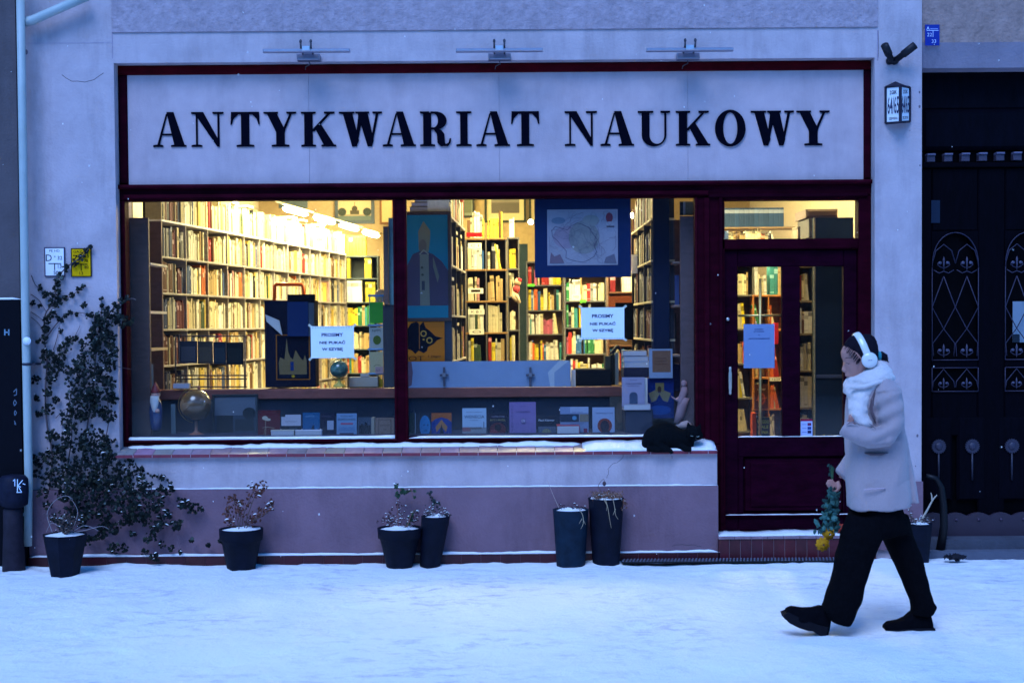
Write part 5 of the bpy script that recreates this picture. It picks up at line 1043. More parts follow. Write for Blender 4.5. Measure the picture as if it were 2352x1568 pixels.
# desk things on the rail
card('lit_display', 'small glowing white display standing at the end of the blue screen', 'screen', (1312, 849, 1322, 888), .78, .01, '#ffffff'); 
w = MB('matte'); a, b, lo, hi = rectpx(1323, 848, 1405, 889, .9); w.bevbox(a, b, .9, 1.3, lo, hi, .01, (.008, .01, .015)); w.build('black_printer', None, **K('black printer on the desk behind the rail', 'printer'))
t = thing('desk_lamp', 'black jointed desk lamp leaning over the desk', 'desk lamp', W(1420, 888, 1.1)); w = MB('iron'); w.tube([W(1436, 840, 1.1), W(1430, 815, 1.1), W(1419, 793, 1.1)], .010, (.02, .02, .03)); w.tube([W(1419, 793, 1.1), W(1405, 812, 1.1), W(1402, 832, 1.1)], [.012, .02, .026], (.02, .02, .03)); w.build('arm', t); w = MB('iron'); w.lathe((X(1437, 845, 1.1), 1.1, Z(1437, 890, 1.1)), [(.05, 0), (.05, .02), (.01, .03), (.01, .19)], (.02, .02, .03)); w.build('base', t)
for q, (x0, x1, c) in enumerate(((1390, 1402, '#6a6a58'), (1403, 1412, '#3c3c34'), (1413, 1421, '#b8bcb0'))): card('file_folder', ['olive file leaning beside the desk lamp', 'dark file in the middle of the leaning files', 'pale grey file nearest the desk lamp arm'][q], 'file', (x0, 818 - q * 4, x1, 884), .95, .2, c)
def stackrow(x0, y0, cols, label): 
    for q, c in enumerate(cols): lying((x0 + q * 2, y0 + q * 13, x0 + 56 + q * 3, y0 + 12.2 + q * 13), label[q], c, d=.5)
stackrow(1430, 805, ['#5c5c64', '#8c94ac', '#b4bcd4'], ['dark grey book on top of the pile by the orange page', 'blue grey book second in the pile by the orange page', 'white book at the bottom of the pile by the orange page'])
w = MB('matte'); a, b, lo, hi = rectpx(1432, 845, 1492, 866, .52); w.box(a, b, .5, .8, lo, hi, (.02, .02, .04)); w.build('dark_box', None, **K('low dark box under the pile of pale books', 'box'))
card('monitor', 'black back of a monitor beside the side bookcase', 'monitor', (1414, 695, 1455, 780), 1.4, .05, '#10140f', [('r', .05, .05, .95, .95, '#15191a')], m='matte')
card('wall_shelf_board', 'brown board hiding the cabinet under the red volumes', 'board', (1398, 680, 1465, 705), 3.9, .03, '#5a2c18', [])
# doll hanging on the narrow bookcase
t = thing('puppet', 'small puppet in red cap hanging on the narrow bookcase edge', 'doll', W(1188, 700, 3.6)); s_ = S(3.6)
w = MB('matte', True); w.ell(W(1189, 648, 3.6), .036, .03, .04, (.6, .42, .25)); w.ell(W(1186, 664, 3.6), .035, .03, .045, (.45, .06, .06)); w.tube([W(1183, 672, 3.6), W(1189, 684, 3.6), W(1193, 696, 3.6)], .018, (.65, .5, .3), n=8); w.tube([W(1180, 670, 3.6), W(1180, 683, 3.6), W(1188, 692, 3.6)], .016, (.6, .48, .3), n=8); w.build('body', t)
w = MB('matte', True); w.ell(W(1192, 644, 3.6), .03, .03, .025, (.4, .03, .04)); w.build('cap', t)
# shelf labels
for q, (x0, y0, x1, y1, d, c, lab, tx) in enumerate(((1071, 534, 1107, 544, 3.6, '#b01820', 'red shelf sign on the central bookcase', 'SZTUKA'), (1075, 558, 1106, 570, 3.6, '#e8e4d0', 'white shelf sign with letters below the red one', 'C I'), (1075, 662, 1110, 674, 3.6, '#e8e4d0', 'white label strip on the third board of the central bookcase', 'I'), (1075, 710, 1113, 722, 3.6, '#e8e4d0', 'white label strip with letters lower on the central bookcase', 'K B I'), (1078, 756, 1112, 768, 3.6, '#e8e4d0', 'white label strip at the foot of the central bookcase', 'O'), (1040, 780, 1062, 792, 1.9, '#b8b4a0', 'grey label card on the aisle bookcase', 'NA REGAŁY'), (724, 545, 744, 556, 5.4, '#e0d8b8', 'cream label card on the top board of the long bookcase', 'BIZNES'), (1212, 652, 1228, 658, 7.7, '#60c040', 'green tag on the grey bookcase left below the map', ''), (1332, 688, 1346, 695, 6.5, '#60c040', 'green tag on the grey bookcase beside the notice', ''), (1313, 676, 1334, 688, 6.5, '#e0dcc8', 'white label card over the green tag', 'POEZJA'), (1768, 866, 1797, 875, 2.9, '#d8d4c4', 'white label on the orange compartments', '1234'))):
    card('shelf_label', lab, 'label', (x0, y0, x1, y1), d, .004, c, [('t', tx, .5, .5, .45, '#2c2420', .6)] if tx else [])
# ================================================================== PLANTS
def ivyleaf(mb, c, s, ang, nrm, col, five=True):
    a = nrm.orthogonal().normalized(); b = nrm.cross(a); ca, sa = math.cos(ang), math.sin(ang); u = a * ca + b * sa; v = b * ca - a * sa
    pts = [(0, -.5), (.42, -.42), (.34, -.1), (.55, .12), (.2, .16), (0, .6), (-.2, .16), (-.55, .12), (-.34, -.1), (-.42, -.42)] if five else [(0, -.5), (.3, -.1), (.22, .3), (0, .55), (-.22, .3), (-.3, -.1)]
    n = len(pts); vs = [c + u * (x * s) + v * (y * s) + nrm * (-.25 * s * x * x) for x, y in pts] + [c + nrm * .06 * s]
    mb.add(vs, [(k, (k + 1) % n, n) for k in range(n)], col, 'leaf', False)
def snowleaf(mb, c, s_):        # a ragged crust of snow on the upper side of a leaf
    c = c + Vector((0, -.004, .004)); n = 7; ph = R.uniform(0, 6); L1 = R.uniform(.35, .8) * s_; q = R.uniform(-.5, .5)
    top = [c + Vector((math.cos(k * 6.283 / n + ph) * L1 * R.uniform(.5, 1), math.sin(k * 6.283 / n + ph) * L1 * .6, math.cos(k * 6.283 / n + ph) * L1 * q * .6)) for k in range(n)]
    mb.add(top + [c + Vector((0, 0, s_ * R.uniform(.12, .28)))], [(k, (k + 1) % n, n) for k in range(n)], (1, 1, 1), 'snow', True)
def lc(dark=1):
    k = R.uniform(.5, 1.5) * dark; q = R.random()
    return (.006 * k, .011 * k, .011 * k) if q < .80 else (.018 * k, .022 * k, .014 * k) if q < .95 else (.05 * k, .065 * k, .06 * k)
BL = [(111, 940, 14), (108, 898, 12), (126, 839, 20), (111, 822, 17), (118, 865, 14), (102, 780, 10), (103, 755, 9), (108, 735, 10), (122, 722, 9), (126, 693, 14), (128, 672, 12), (130, 650, 9), (140, 632, 8), (152, 616, 9), (170, 604, 8), (187, 590, 9), (198, 576, 5), (208, 567, 4),
      (90, 660, 6), (104, 676, 7), (76, 695, 6), (92, 700, 4), (150, 685, 6), (165, 678, 7), (180, 667, 7), (192, 657, 5), (138, 734, 6), (150, 725, 5), (160, 718, 6), (175, 722, 5), (192, 700, 7), (205, 724, 9), (140, 760, 5), (223, 731, 8), (233, 700, 4), (233, 685, 3),
      (243, 728, 24), (232, 748, 20), (266, 704, 9), (280, 690, 6), (293, 684, 5), (262, 728, 16), (280, 736, 15), (296, 736, 11), (226, 766, 24), (205, 795, 24), (236, 795, 30), (258, 770, 12), (190, 833, 24), (243, 838, 22), (262, 812, 10), (176, 868, 24), (220, 880, 30), (176, 912, 24), (205, 912, 24), (252, 880, 16), (254, 915, 16), (164, 956, 26), (199, 945, 20), (252, 956, 16), (228, 940, 16),
      (82, 871, 10), (147, 798, 14), (161, 780, 10), (172, 776, 6), (140, 820, 10), (150, 848, 9), (86, 915, 6), (90, 950, 8), (128, 918, 8), (85, 785, 3), (100, 805, 6),
      (214, 1012, 34), (167, 1010, 30), (118, 1000, 14), (226, 1048, 34), (131, 1043, 24), (92, 1055, 18), (250, 1020, 16), (167, 1076, 30), (238, 1090, 32), (286, 1079, 24), (290, 1045, 4), (300, 1057, 7), (308, 1070, 6), (322, 1084, 12), (310, 1110, 26), (119, 1095, 24), (345, 1090, 7), (358, 1093, 5), (372, 1098, 6), (384, 1105, 5), (392, 1115, 7), (397, 1131, 7), (369, 1131, 15), (338, 1124, 20),
      (418, 1155, 13), (430, 1162, 15), (448, 1165, 11), (462, 1168, 6), (286, 1162, 26), (250, 1148, 24), (321, 1167, 24), (357, 1160, 18), (381, 1188, 18), (400, 1208, 12), (214, 1167, 22), (167, 1143, 20), (143, 1138, 14), (100, 1130, 14), (85, 1090, 10), (238, 1183, 16), (352, 1214, 10), (345, 1233, 13), (371, 1250, 9), (393, 1258, 8), (414, 1267, 4), (262, 1214, 12), (286, 1200, 12), (305, 1226, 7), (286, 1257, 10), (333, 1267, 8), (357, 1281, 12), (226, 1226, 16), (262, 1257, 13), (190, 1200, 14), (414, 1198, 6), (440, 1240, 4), (478, 1252, 4), (505, 1245, 5), (200, 1240, 12), (130, 1190, 12), (110, 1160, 10), (180, 1120, 26), (205, 1105, 26), (150, 1115, 18), (190, 1175, 22), (230, 1130, 22), (262, 1110, 22), (300, 1135, 20), (330, 1190, 16), (300, 1190, 14), (240, 1210, 14), (160, 1180, 16), (365, 1205, 12)]
ivy = thing('ivy_plant', 'sprawling dark ivy climbing the pale wall left of the window, dusted with snow', 'ivy', W(200, 1290, -.08))
w = MB('leaf'); sn = MB('snow')
for bx, by, r in BL:
    n = int(7 + r * r * (.105 if by < 990 else .098)); dep = .02 + min(.16, r * .004) + (.05 if by > 1080 else 0)
    for _ in range(n):
        a = R.uniform(0, 6.28); q = r * math.sqrt(R.random()) * R.choice([1, 1, 1, 1.2]); px, py = bx + q * math.cos(a), by + q * math.sin(a) * .95
        c = W(px, min(py, 1284), -.01 - R.random() * dep - (.09 if by > 1110 else 0)); nr = Vector((R.gauss(0, .5), -1, R.gauss(.15, .5))).normalized(); s_ = R.uniform(.017, .037) * (.9 if r < 12 else 1)
        ivyleaf(w, c, s_, R.uniform(-2.2, 2.2) + math.pi, nr, lc())
        if R.random() < (.014 if by < 1080 else .10 if bx > 300 else .03):
            snowleaf(sn, c, s_)
w.build('foliage', ivy); sn.build('snow_tufts', ivy, kind='stuff')
w = MB('matte')
def vine(pts, r=.004, d=-.012, col=(.10, .075, .08), mb=None):
    P = []; n = len(pts)
    for i in range(n - 1):
        for k in range(5):
            t = k / 5; a, b = pts[i], pts[i + 1]; p0, p3 = pts[max(i - 1, 0)], pts[min(i + 2, n - 1)]
            f = lambda j: .5 * (2 * a[j] + (b[j] - p0[j]) * t + (2 * p0[j] - 5 * a[j] + 4 * b[j] - p3[j]) * t * t + (3 * a[j] - p0[j] - 3 * b[j] + p3[j]) * t ** 3)
            P.append((f(0), f(1)))
    P.append(pts[-1][:2]); m_ = len(P)
    (mb or w).tube([W(x, y, d) for x, y in P], [r * (1 - .6 * i / m_) for i in range(m_)], col, n=5)
for pts, r in (([(118, 1285), (112, 1150), (120, 1050), (108, 976), (104, 900), (108, 830), (102, 780), (104, 722), (126, 690), (128, 650), (150, 616), (187, 590), (208, 566)], .009), ([(200, 1285), (180, 1150), (190, 1050), (205, 950), (215, 880), (222, 800), (240, 740), (264, 704), (300, 686), (312, 690)], .009), ([(130, 1280), (150, 1100), (165, 1000), (160, 920), (190, 840)], .007), ([(240, 1280), (250, 1150), (236, 1050), (250, 960), (240, 880)], .007),
        ([(72, 632), (80, 652), (92, 664), (108, 680)], .0035), ([(71, 676), (90, 690), (106, 716)], .0035), ([(71, 716), (92, 730), (102, 742)], .003), ([(71, 728), (88, 742), (100, 762)], .003), ([(129, 693), (161, 681), (192, 656)], .004), ([(106, 776), (138, 734), (160, 718), (205, 722), (226, 740)], .0045), ([(122, 804), (130, 780), (137, 748)], .004), ([(150, 800), (170, 775), (184, 748)], .0035), ([(233, 728), (232, 700), (234, 682)], .003),
        ([(210, 1170), (280, 1100), (330, 1080), (370, 1092), (395, 1120), (400, 1150), (430, 1160)], .006), ([(290, 1042), (300, 1060), (312, 1090), (330, 1140)], .005), ([(400, 1150), (430, 1162), (467, 1168)], .004), ([(380, 1175), (414, 1196), (460, 1206), (497, 1222)], .003), ([(350, 1210), (390, 1222), (440, 1240), (478, 1253), (505, 1246)], .003), ([(250, 1180), (300, 1220), (350, 1245), (414, 1268)], .004),
        ([(128, 960), (150, 940), (170, 952)], .003), ([(210, 930), (225, 950), (243, 958)], .003), ([(260, 838), (285, 845), (305, 848)], .0025), ([(72, 1052), (100, 1050), (130, 1062)], .003), ([(90, 1275), (84, 1200), (95, 1120)], .004)): vine(pts, r, d=-.014 if pts[0][1] < 1000 else -.03)
w.build('stem', ivy)

def pot(name_label, cx, top, bot, xt, xb, d, rim=0, lean=0, seg=28, col=(.004, .006, .016), soil=True):
    """tapered plastic pot; xt, xb = widths in photo pixels at rim and foot"""
    s_ = S(d); zt = Z(cx, top, d); rt, rb = xt / 2 / s_, xb / 2 / s_
    t = thing('flower_pot', name_label, 'flower pot', (X(cx, bot, d), d, 0)); bx = X(cx - lean, bot, d); tx_ = X(cx, top, d)
    w = MB('plasticpot'); rs = []
    def R_(r, z): 
        f = z / zt; c = Vector((bx + (tx_ - bx) * f, d, z)); return [c + Vector((r * math.cos(2 * math.pi * k / seg), r * math.sin(2 * math.pi * k / seg), 0)) for k in range(seg)]
    prof = [(rb, -.02), (rb, .01)]
    if rim: zr = zt - rim; prof += [(rb + (rt - rb) * .9 - .012, zr - .003), (rt * .97, zr), (rt, zt - .01), (rt, zt)]
    else: prof += [(rt - .003, zt - .008), (rt, zt)]
    prof += [(rt - .012, zt), (rt - .016, zt - .03)]
    w.ring([R_(r, z) for r, z in prof], col, 'plasticpot', seg > 10); w.build('pot', t)
    w = MB('snow', True); vs = []; n = 12
    for i in range(5):
        for k in range(n): a = 2 * math.pi * k / n; r = (rt - .016) * (i + .02) / 4; vs.append((tx_ + r * math.cos(a), d + r * math.sin(a), zt - .012 + .022 * noise.noise(Vector((math.cos(a) * i, math.sin(a) * i, cx))) + .006 * (4 - i)))
    w.add(vs, [(i * n + k, i * n + (k + 1) % n, (i + 1) * n + (k + 1) % n, (i + 1) * n + k) for i in range(4) for k in range(n)] + [tuple(range(n - 1, -1, -1))], (1, 1, 1)); w.build('snow', t)
    return t, Vector((tx_, d, zt)), rt
def twigs(t, stems, leafcol, d, n=14, ls=(.014, .028), r=.0035, snow=.15, stemcol=(.12, .08, .07), five=False, spread=10):
    w = MB('matte'); lf = MB('leaf'); sn = MB('snow')
    for st in stems:
        dd = d + R.uniform(-.05, .05); vine(st, r, dd, stemcol, w)
        for _ in range(int(n * len(st) / 3)):
            i = R.randrange(max(1, len(st) // 2), len(st)); a = st[i]; b = st[i - 1]; q = R.random() ** .7
            px = b[0] + (a[0] - b[0]) * q + R.gauss(0, spread * .45); py = b[1] + (a[1] - b[1]) * q + R.gauss(0, spread * .4)
            c = W(px, py, dd + R.uniform(-.03, .03)); s_ = R.uniform(*ls); k = R.uniform(.5, 1.3)
            ivyleaf(lf, c, s_, R.uniform(0, 6.28), Vector((R.gauss(0, .7), -1, R.gauss(0, .7))).normalized(), tuple(q_ * k for q_ in leafcol), five)
            if R.random() < snow: snowleaf(sn, c, s_)
    w.build('stem', t); lf.build('foliage', t)
    if sn.v: sn.build('snow_tufts', t, kind='stuff')
def plant(label, base): return thing('potted_plant', label, 'plant', base)
DRY = (.12, .045, .035)
t, c, r = pot('round navy pot under the ivy, nearest the drainpipe', 149, 1226, 1313, 104, 68, -.45, seg=8)
pl = plant('dark snowy heather tangle in the pot beside the drainpipe', c)
twigs(pl, [[(149, 1228), (149 + R.uniform(-22, 22), 1205), (149 + R.uniform(-48, 48), 1188 + R.uniform(-10, 14))] for _ in range(22)], (.03, .03, .035), -.45, 16, (.012, .024), .003, .2)
w = MB('matte')
for p_ in ([(120, 1222), (108, 1180), (125, 1150), (150, 1138), (168, 1146)], [(165, 1222), (178, 1180), (172, 1158), (156, 1138)], [(170, 1222), (200, 1216), (232, 1208), (250, 1214)], [(168, 1220), (195, 1206), (226, 1218)], [(150, 1222), (120, 1200), (106, 1222)]): vine(p_, .0028, -.44, (.3, .27, .3), w)
w.build('dry_grass', pl)
t, c, r = pot('round navy pot with a broad rim and a brown withered plant', 554, 1213, 1301, 101, 66, -.22, rim=.085)
pl = plant('withered brown leafy plant, tallest shoots above the white ledge', c)
twigs(pl, [[(545, 1216), (530, 1185), (522, 1160)], [(550, 1216), (542, 1180), (538, 1148), (534, 1138)], [(556, 1216), (560, 1180), (572, 1150), (582, 1125), (584, 1112)], [(560, 1216), (570, 1180), (585, 1140), (596, 1128), (606, 1125), (605, 1110)], [(562, 1216), (580, 1196), (598, 1180), (604, 1165)], [(540, 1216), (520, 1190), (516, 1170)], [(548, 1216), (552, 1190), (549, 1160), (552, 1150)], [(580, 1196), (610, 1180), (622, 1165), (624, 1148)], [(556, 1216), (575, 1195), (588, 1190)]], DRY, -.22, 26, (.016, .034), .004, .10, spread=13)
t, c, r = pot('wide navy rimmed pot with a half frozen ivy, left of the leaning pot', 918, 1211, 1298, 103, 62, -.20, rim=.075)
pl = plant('snowy red-brown plant with a green ivy shoot in the wide pot', c)
twigs(pl, [[(905, 1215), (890, 1198), (880, 1192)], [(910, 1215), (905, 1190), (900, 1178)], [(915, 1215), (925, 1190), (918, 1172), (915, 1155)], [(925, 1215), (945, 1195), (950, 1180)], [(900, 1215), (895, 1195), (890, 1185)], [(930, 1215), (940, 1200), (962, 1190)]], (.09, .04, .05), -.21, 30, (.012, .024), .003, .35, spread=14)
twigs(pl, [[(915, 1215), (913, 1160), (911, 1120), (908, 1112)], [(911, 1118), (920, 1124), (930, 1130), (944, 1124), (948, 1140)], [(935, 1210), (945, 1180), (955, 1168)], [(930, 1215), (922, 1228), (912, 1240)]], (.03, .07, .04), -.22, 12, (.02, .034), .004, .1, stemcol=(.2, .09, .08), five=True, spread=7)
t, c, r = pot('slim navy pot leaning to the side against its wide neighbour', 1001, 1184, 1297, 68, 48, -.17, lean=13)
pl = plant('small snow covered plant in the leaning slim pot', c)
twigs(pl, [[(998, 1186), (985, 1178), (972, 1174)], [(1000, 1186), (1010, 1172), (1022, 1170)], [(1005, 1186), (1022, 1180), (1030, 1184)], [(996, 1186), (992, 1172), (985, 1168)]], (.07, .06, .07), -.18, 22, (.012, .022), .003, .55, spread=11)
twigs(pl, [[(998, 1186), (996, 1160), (992, 1142), (986, 1130)], [(995, 1150), (1004, 1160), (1008, 1158)]], (.03, .05, .05), -.18, 8, (.02, .03), .004, .1, five=True, spread=6)
t, c, r = pot('tall slate pot with a straw stalk, the shorter of two beside each other', 1311, 1169, 1298, 84, 66, -.22, seg=28, col=(.006, .018, .036))
pl = plant('bare snowy soil with a few dead sprigs in the shorter tall pot', c)
twigs(pl, [[(1300, 1170), (1292, 1164), (1286, 1160)], [(1315, 1170), (1322, 1160), (1330, 1163)], [(1325, 1170), (1335, 1166), (1342, 1162)]], (.06, .03, .04), -.24, 10, (.01, .02), .002, .3, spread=7)
w = MB('matte'); vine([(1284, 1166), (1272, 1140), (1256, 1100)], .0025, -.22, (.45, .32, .28), w); vine([(1330, 1168), (1338, 1182), (1340, 1200), (1334, 1214)], .003, -.36, (.4, .34, .24), w); vine([(1339, 1192), (1345, 1204)], .0025, -.36, (.4, .34, .24), w); vine([(1337, 1190), (1330, 1202)], .0025, -.36, (.4, .34, .24), w); w.build('straw', pl)
t, c, r = pot('tallest navy pot with dried grass spilling over its edge', 1392, 1143, 1298, 84, 62, -.19)
pl = plant('dried tan grass and trailing stalks on the tallest pot', c)
twigs(pl, [[(1392 + R.uniform(-34, 34), 1146), (1392 + R.uniform(-36, 36), 1138), (1392 + R.uniform(-42, 42), 1130 + R.uniform(-3, 6))] for _ in range(26)], (.22, .11, .08), -.2, 18, (.008, .018), .002, .12, stemcol=(.3, .18, .13), spread=9)
twigs(pl, [[(1425, 1142), (1432, 1155), (1430, 1175)], [(1425, 1142), (1436, 1150), (1438, 1162)]], (.2, .09, .06), -.22, 26, (.008, .018), .002, .1, stemcol=(.3, .18, .13), spread=8)
w = MB('matte')
for p_ in ([(1385, 1142), (1380, 1125), (1374, 1118), (1378, 1108), (1386, 1100), (1390, 1108)], [(1390, 1145), (1396, 1165), (1400, 1190), (1404, 1212)], [(1408, 1146), (1412, 1166), (1414, 1182), (1420, 1192)], [(1386, 1145), (1394, 1160), (1393, 1172)], [(1414, 1168), (1408, 1182)]): vine(p_, .003, -.35 if p_[-1][1] > 1130 else -.2, (.38, .3, .2) if p_[-1][1] > 1130 else (.14, .08, .08), w)
w.ell(W(1388, 1110, -.2), .014, .012, .018, (.08, .05, .06), n=8); w.build('stalk', pl)
t, c, r = pot('navy pot by the gate corner, half hidden behind the walking person', 2112, 1201, 1284, 58, 42, -.2)
pl = plant('snowy twigs with one thick pale branch in the pot by the gate', c)
twigs(pl, [[(2110, 1203), (2098, 1192), (2090, 1180)], [(2114, 1203), (2125, 1194), (2136, 1196)], [(2105, 1203), (2095, 1190), (2086, 1160)], [(2112, 1203), (2118, 1190), (2128, 1186)]], (.12, .08, .08), -.2, 24, (.01, .022), .003, .35, spread=10)
w = MB('matte'); vine([(2112, 1202), (2130, 1170), (2142, 1148), (2152, 1136)], .010, -.2, (.42, .36, .3), w); vine([(2141, 1150), (2140, 1138), (2138, 1131)], .007, -.2, (.42, .36, .3), w); w.build('thick_branch', pl)
# leaf litter by the gate, grating
w = MB('leaf')
for _ in range(26):
    px, py = R.gauss(2192, 10), R.gauss(1274, 4); c = W(px, py, -.22); c.z = max(.012, c.z * .4 + .02); ivyleaf(w, c, R.uniform(.03, .06), R.uniform(0, 6), Vector((R.gauss(0, .5), -.6, .8)).normalized(), (.012, .012, .02))
o = w.build('fallen_leaves', None, **K('dark fallen leaves heaped on the snow before the gate threshold', 'leaves')); o['kind'] = 'stuff'
t = thing('drain_grating', 'narrow black slotted drain grating half buried in snow below shop door', 'grating', (X(1700, 1292, -.2), -.2, .0))
w = MB('iron'); gx0, gx1 = X(1428, 1292, -.2), X(1935, 1292, -.2); w.box(gx0, gx1, -.25, -.13, .018, .030, (.004, .004, .008)); w.build('channel', t)
w = MB('iron'); x = gx0
while x < gx1: w.add([(x, -.25, .0345), (x + .012, -.25, .0345), (x + .034, -.13, .0345), (x + .022, -.13, .0345), (x, -.25, .029), (x + .012, -.25, .029), (x + .034, -.13, .029), (x + .022, -.13, .029)], [(0, 1, 2, 3), (0, 4, 5, 1)], (.16, .17, .24)); x += .026
w.build('bar_grid', t)

# ================================================================== CAT
CD = -.005
cat = thing('cat', 'black cat crouching on the snowy sill with its tail tip hanging over', 'cat', W(1540, 1033, CD))
w = MB('fur', True); BK = (.0035, .005, .007)
w.loftpx([(1474, 1012, 1474, 1024, .025), (1478, 998, 1478, 1031, .06), (1488, 984, 1488, 1034, .085), (1505, 974, 1505, 1035, .10), (1527, 969, 1527, 1035, .10), (1548, 975, 1548, 1034, .095), (1566, 984, 1566, 1033, .08), (1582, 990, 1580, 1032, .065), (1594, 996, 1592, 1030, .045)], CD, BK, n=24)
w.loftpx([(1572, 990, 1574, 1006, .035, -.03), (1580, 980, 1580, 1012, .055, -.04), (1592, 976, 1591, 1014, .062, -.045), (1603, 980, 1603, 1011, .055, -.045), (1611, 990, 1611, 1008, .035, -.045), (1615, 997, 1615, 1004, .018, -.045)], CD, BK, n=20)
w.loftpx([(1576, 986, 1590, 982, .016, -.04), (1577, 976, 1586, 975, .010, -.045), (1579, 967, 1581, 967, .002, -.045)], CD, BK, n=12)
w.loftpx([(1599, 982, 1611, 988, .016, -.035), (1603, 977, 1611, 981, .010, -.035), (1608, 971, 1610, 972, .002, -.035)], CD, BK, n=12)
w.tube([W(1486, 1030, CD - .08), W(1505, 1033, CD - .10), W(1526, 1033, CD - .10), W(1540, 1034, CD - .10), W(1544, 1041, CD - .105)], [.022, .022, .02, .019, .016], BK)
w.tube([W(1560, 1022, CD - .05), W(1574, 1030, CD - .08), W(1588, 1032, CD - .09)], [.03, .024, .02], BK); w.tube([W(1508, 1015, CD - .07), W(1520, 1028, CD - .09), W(1536, 1031, CD - .095)], [.04, .028, .02], BK)
w.build('cat_body', cat, remesh=.006, smoothit=5)
w = MB('gloss')
for a, b in (((1586, 1000), (1592, 1001)), ((1600, 1002), (1606, 1001))): w.tube([W(*a, CD - .108), W((a[0] + b[0]) / 2, a[1] + 1, CD - .112), W(*b, CD - .108)], .0022, (.25, .32, .3), n=6)
w.build('eyes', cat); w = MB('leaf'); w.ell(W(1599, 1008, CD - .112), .007, .006, .005, (.03, .025, .03), n=8); w.build('nose', cat)

# ================================================================== PERSON
PD = -2.62; PZ = 1460
pe = thing('person', 'person in pale coat, white scarf and white headphones walking past with flowers', 'person', Vector((X(1990, 1460, PD), PD, 0)))
SK = (.40, .19, .16)
w = MB('skin', True)
w.loftpx([(1966, 776, 1996, 775, .03), (1946, 785, 2006, 784, .058), (1936, 797, 2010, 797, .070), (1931, 809, 2011, 810, .075), (1933, 820, 2010, 822, .075), (1937, 829, 2007, 831, .074), (1938, 838, 2003, 841, .070), (1940, 846, 1999, 849, .064), (1943, 853, 1995, 856, .058), (1944, 860, 1988, 864, .050), (1947, 867, 1984, 870, .042), (1955, 873, 1984, 875, .03)], PD, SK, n=28)
w.loftpx([(1938, 831, 1946, 831, .010), (1934.5, 843, 1948, 843, .013), (1932.5, 850, 1950, 851, .016), (1938, 855, 1950, 855, .012)], PD, SK, n=12)                # nose
w.loftpx([(1941, 858.5, 1950, 858.5, .022), (1941, 861.5, 1950, 861.5, .024), (1942.5, 865, 1950, 865, .02)], PD, SK, n=12)   # lips
w.loftpx([(1968, 850, 2006, 845, .055), (1974, 870, 2012, 866, .055), (1978, 895, 2022, 885, .06), (1970, 920, 2050, 915, .12), (1965, 1000, 2056, 1000, .11), (1965, 1100, 2060, 1100, .11), (1970, 1150, 2060, 1150, .11)], PD, SK, n=20)
w.tube([W(2020, 905, PD + .10), W(2010, 960, PD + .18), W(1985, 1020, PD + .18), W(1950, 1075, PD + .12), W(1932, 1094, PD + .10)], [.05, .042, .036, .028, .023], SK)
w.tube([W(2030, 905, PD - .11), W(2044, 985, PD - .16), W(1990, 1000, PD - .17), W(1958, 982, PD - .16), W(1952, 962, PD - .16)], [.05, .04, .032, .024, .018], SK)
# far hand closed round the stems
hd = PD + .10
w.loft([(W(1933, 1094, hd), Vector((.018, 0, .014)), Vector((0, .026, 0))), (W(1924, 1101, hd), Vector((.024, 0, .02)), Vector((0, .034, 0))), (W(1915, 1109, hd), Vector((.024, 0, .02)), Vector((0, .036, 0))), (W(1910, 1115, hd), Vector((.018, 0, .014)), Vector((0, .03, 0)))], SK, n=14)
for k in range(4):
    o = k * 5.2; L0 = [1.0, 1.12, 1.05, .85][k]; bx, by = 1914 - 5 + k * 3.6, 1103 + k * 4.6
    w.tube([W(bx + 4, by, hd - .03), W(bx - 7 * L0, by + 1, hd - .045), W(bx - 10 * L0, by + 7, hd - .038), W(bx - 4 * L0, by + 12, hd - .02)], [.0095, .0095, .0085, .007], SK, n=8)
w.tube([W(1924, 1106, hd - .025), W(1929, 1117, hd - .038), W(1922, 1127, hd - .036), W(1914, 1128, hd - .03)], [.012, .011, .010, .008], SK, n=8)
# near hand at the scarf edge
for k in range(4): w.tube([W(1953 + k * 3, 968 - k, PD - .165 - k * .004), W(1951 + k * 3, 958 - k, PD - .175), W(1953 + k * 3.5, 951, PD - .17)], [.009, .0085, .007], SK, n=8)
w.build('person_body', pe, remesh=.0055, smoothit=3)
w = MB('matte')
w.tube([W(1943, 832.5, PD - .062), W(1948, 835, PD - .067), W(1954, 834.5, PD - .0715)], [.0012, .0022, .0012], (.03, .02, .03), n=6); w.build('eyelid', pe)
w = MB('matte'); w.tube([W(1940, 824, PD - .058), W(1946, 821, PD - .066), W(1955, 822, PD - .074)], [.001, .0024, .0012], (.05, .03, .04), n=6); w.build('eyebrow', pe)
w = MB('black', True); HC = (.010, .008, .014)
w.loftpx([(1972, 767.5, 1998, 767, .025), (1952, 773, 2008, 773, .055), (1943, 783, 2013, 783, .072), (1938, 794, 2016, 794, .081), (1939, 803, 2017, 806, .084), (1948, 813, 2017, 817, .085), (1958, 825, 2015, 828, .083), (1970, 838, 2012, 840, .077), (1980, 850, 2008, 851, .064)], PD, HC, n=26)
w.tube([W(2012, 818, PD), W(2024, 816, PD), W(2032, 821, PD), W(2039, 829, PD)], [.016, .026, .024, .004], HC); rh = random.Random(3)
for k in range(16):         # fine strands along the hairline and the bun
    a = rh.uniform(0, 1); x0 = 1939 + 34 * a; y0 = 800 + 42 * a; w.tube([W(x0 + 8, y0 - 12, PD - .085), W(x0 + 1, y0 - 2, PD - .084), W(x0 - rh.uniform(-2, 3), y0 + rh.uniform(0, 4), PD - .080)], [.0035, .002, .0004], HC, n=5)
for k in range(10): w.tube([W(2030, 818 + k * .8, PD), W(2037 + rh.uniform(0, 6), 822 + rh.uniform(-4, 12), PD + rh.uniform(-.02, .02))], [.004, .0006], HC, n=5)
w.build('hair', pe)
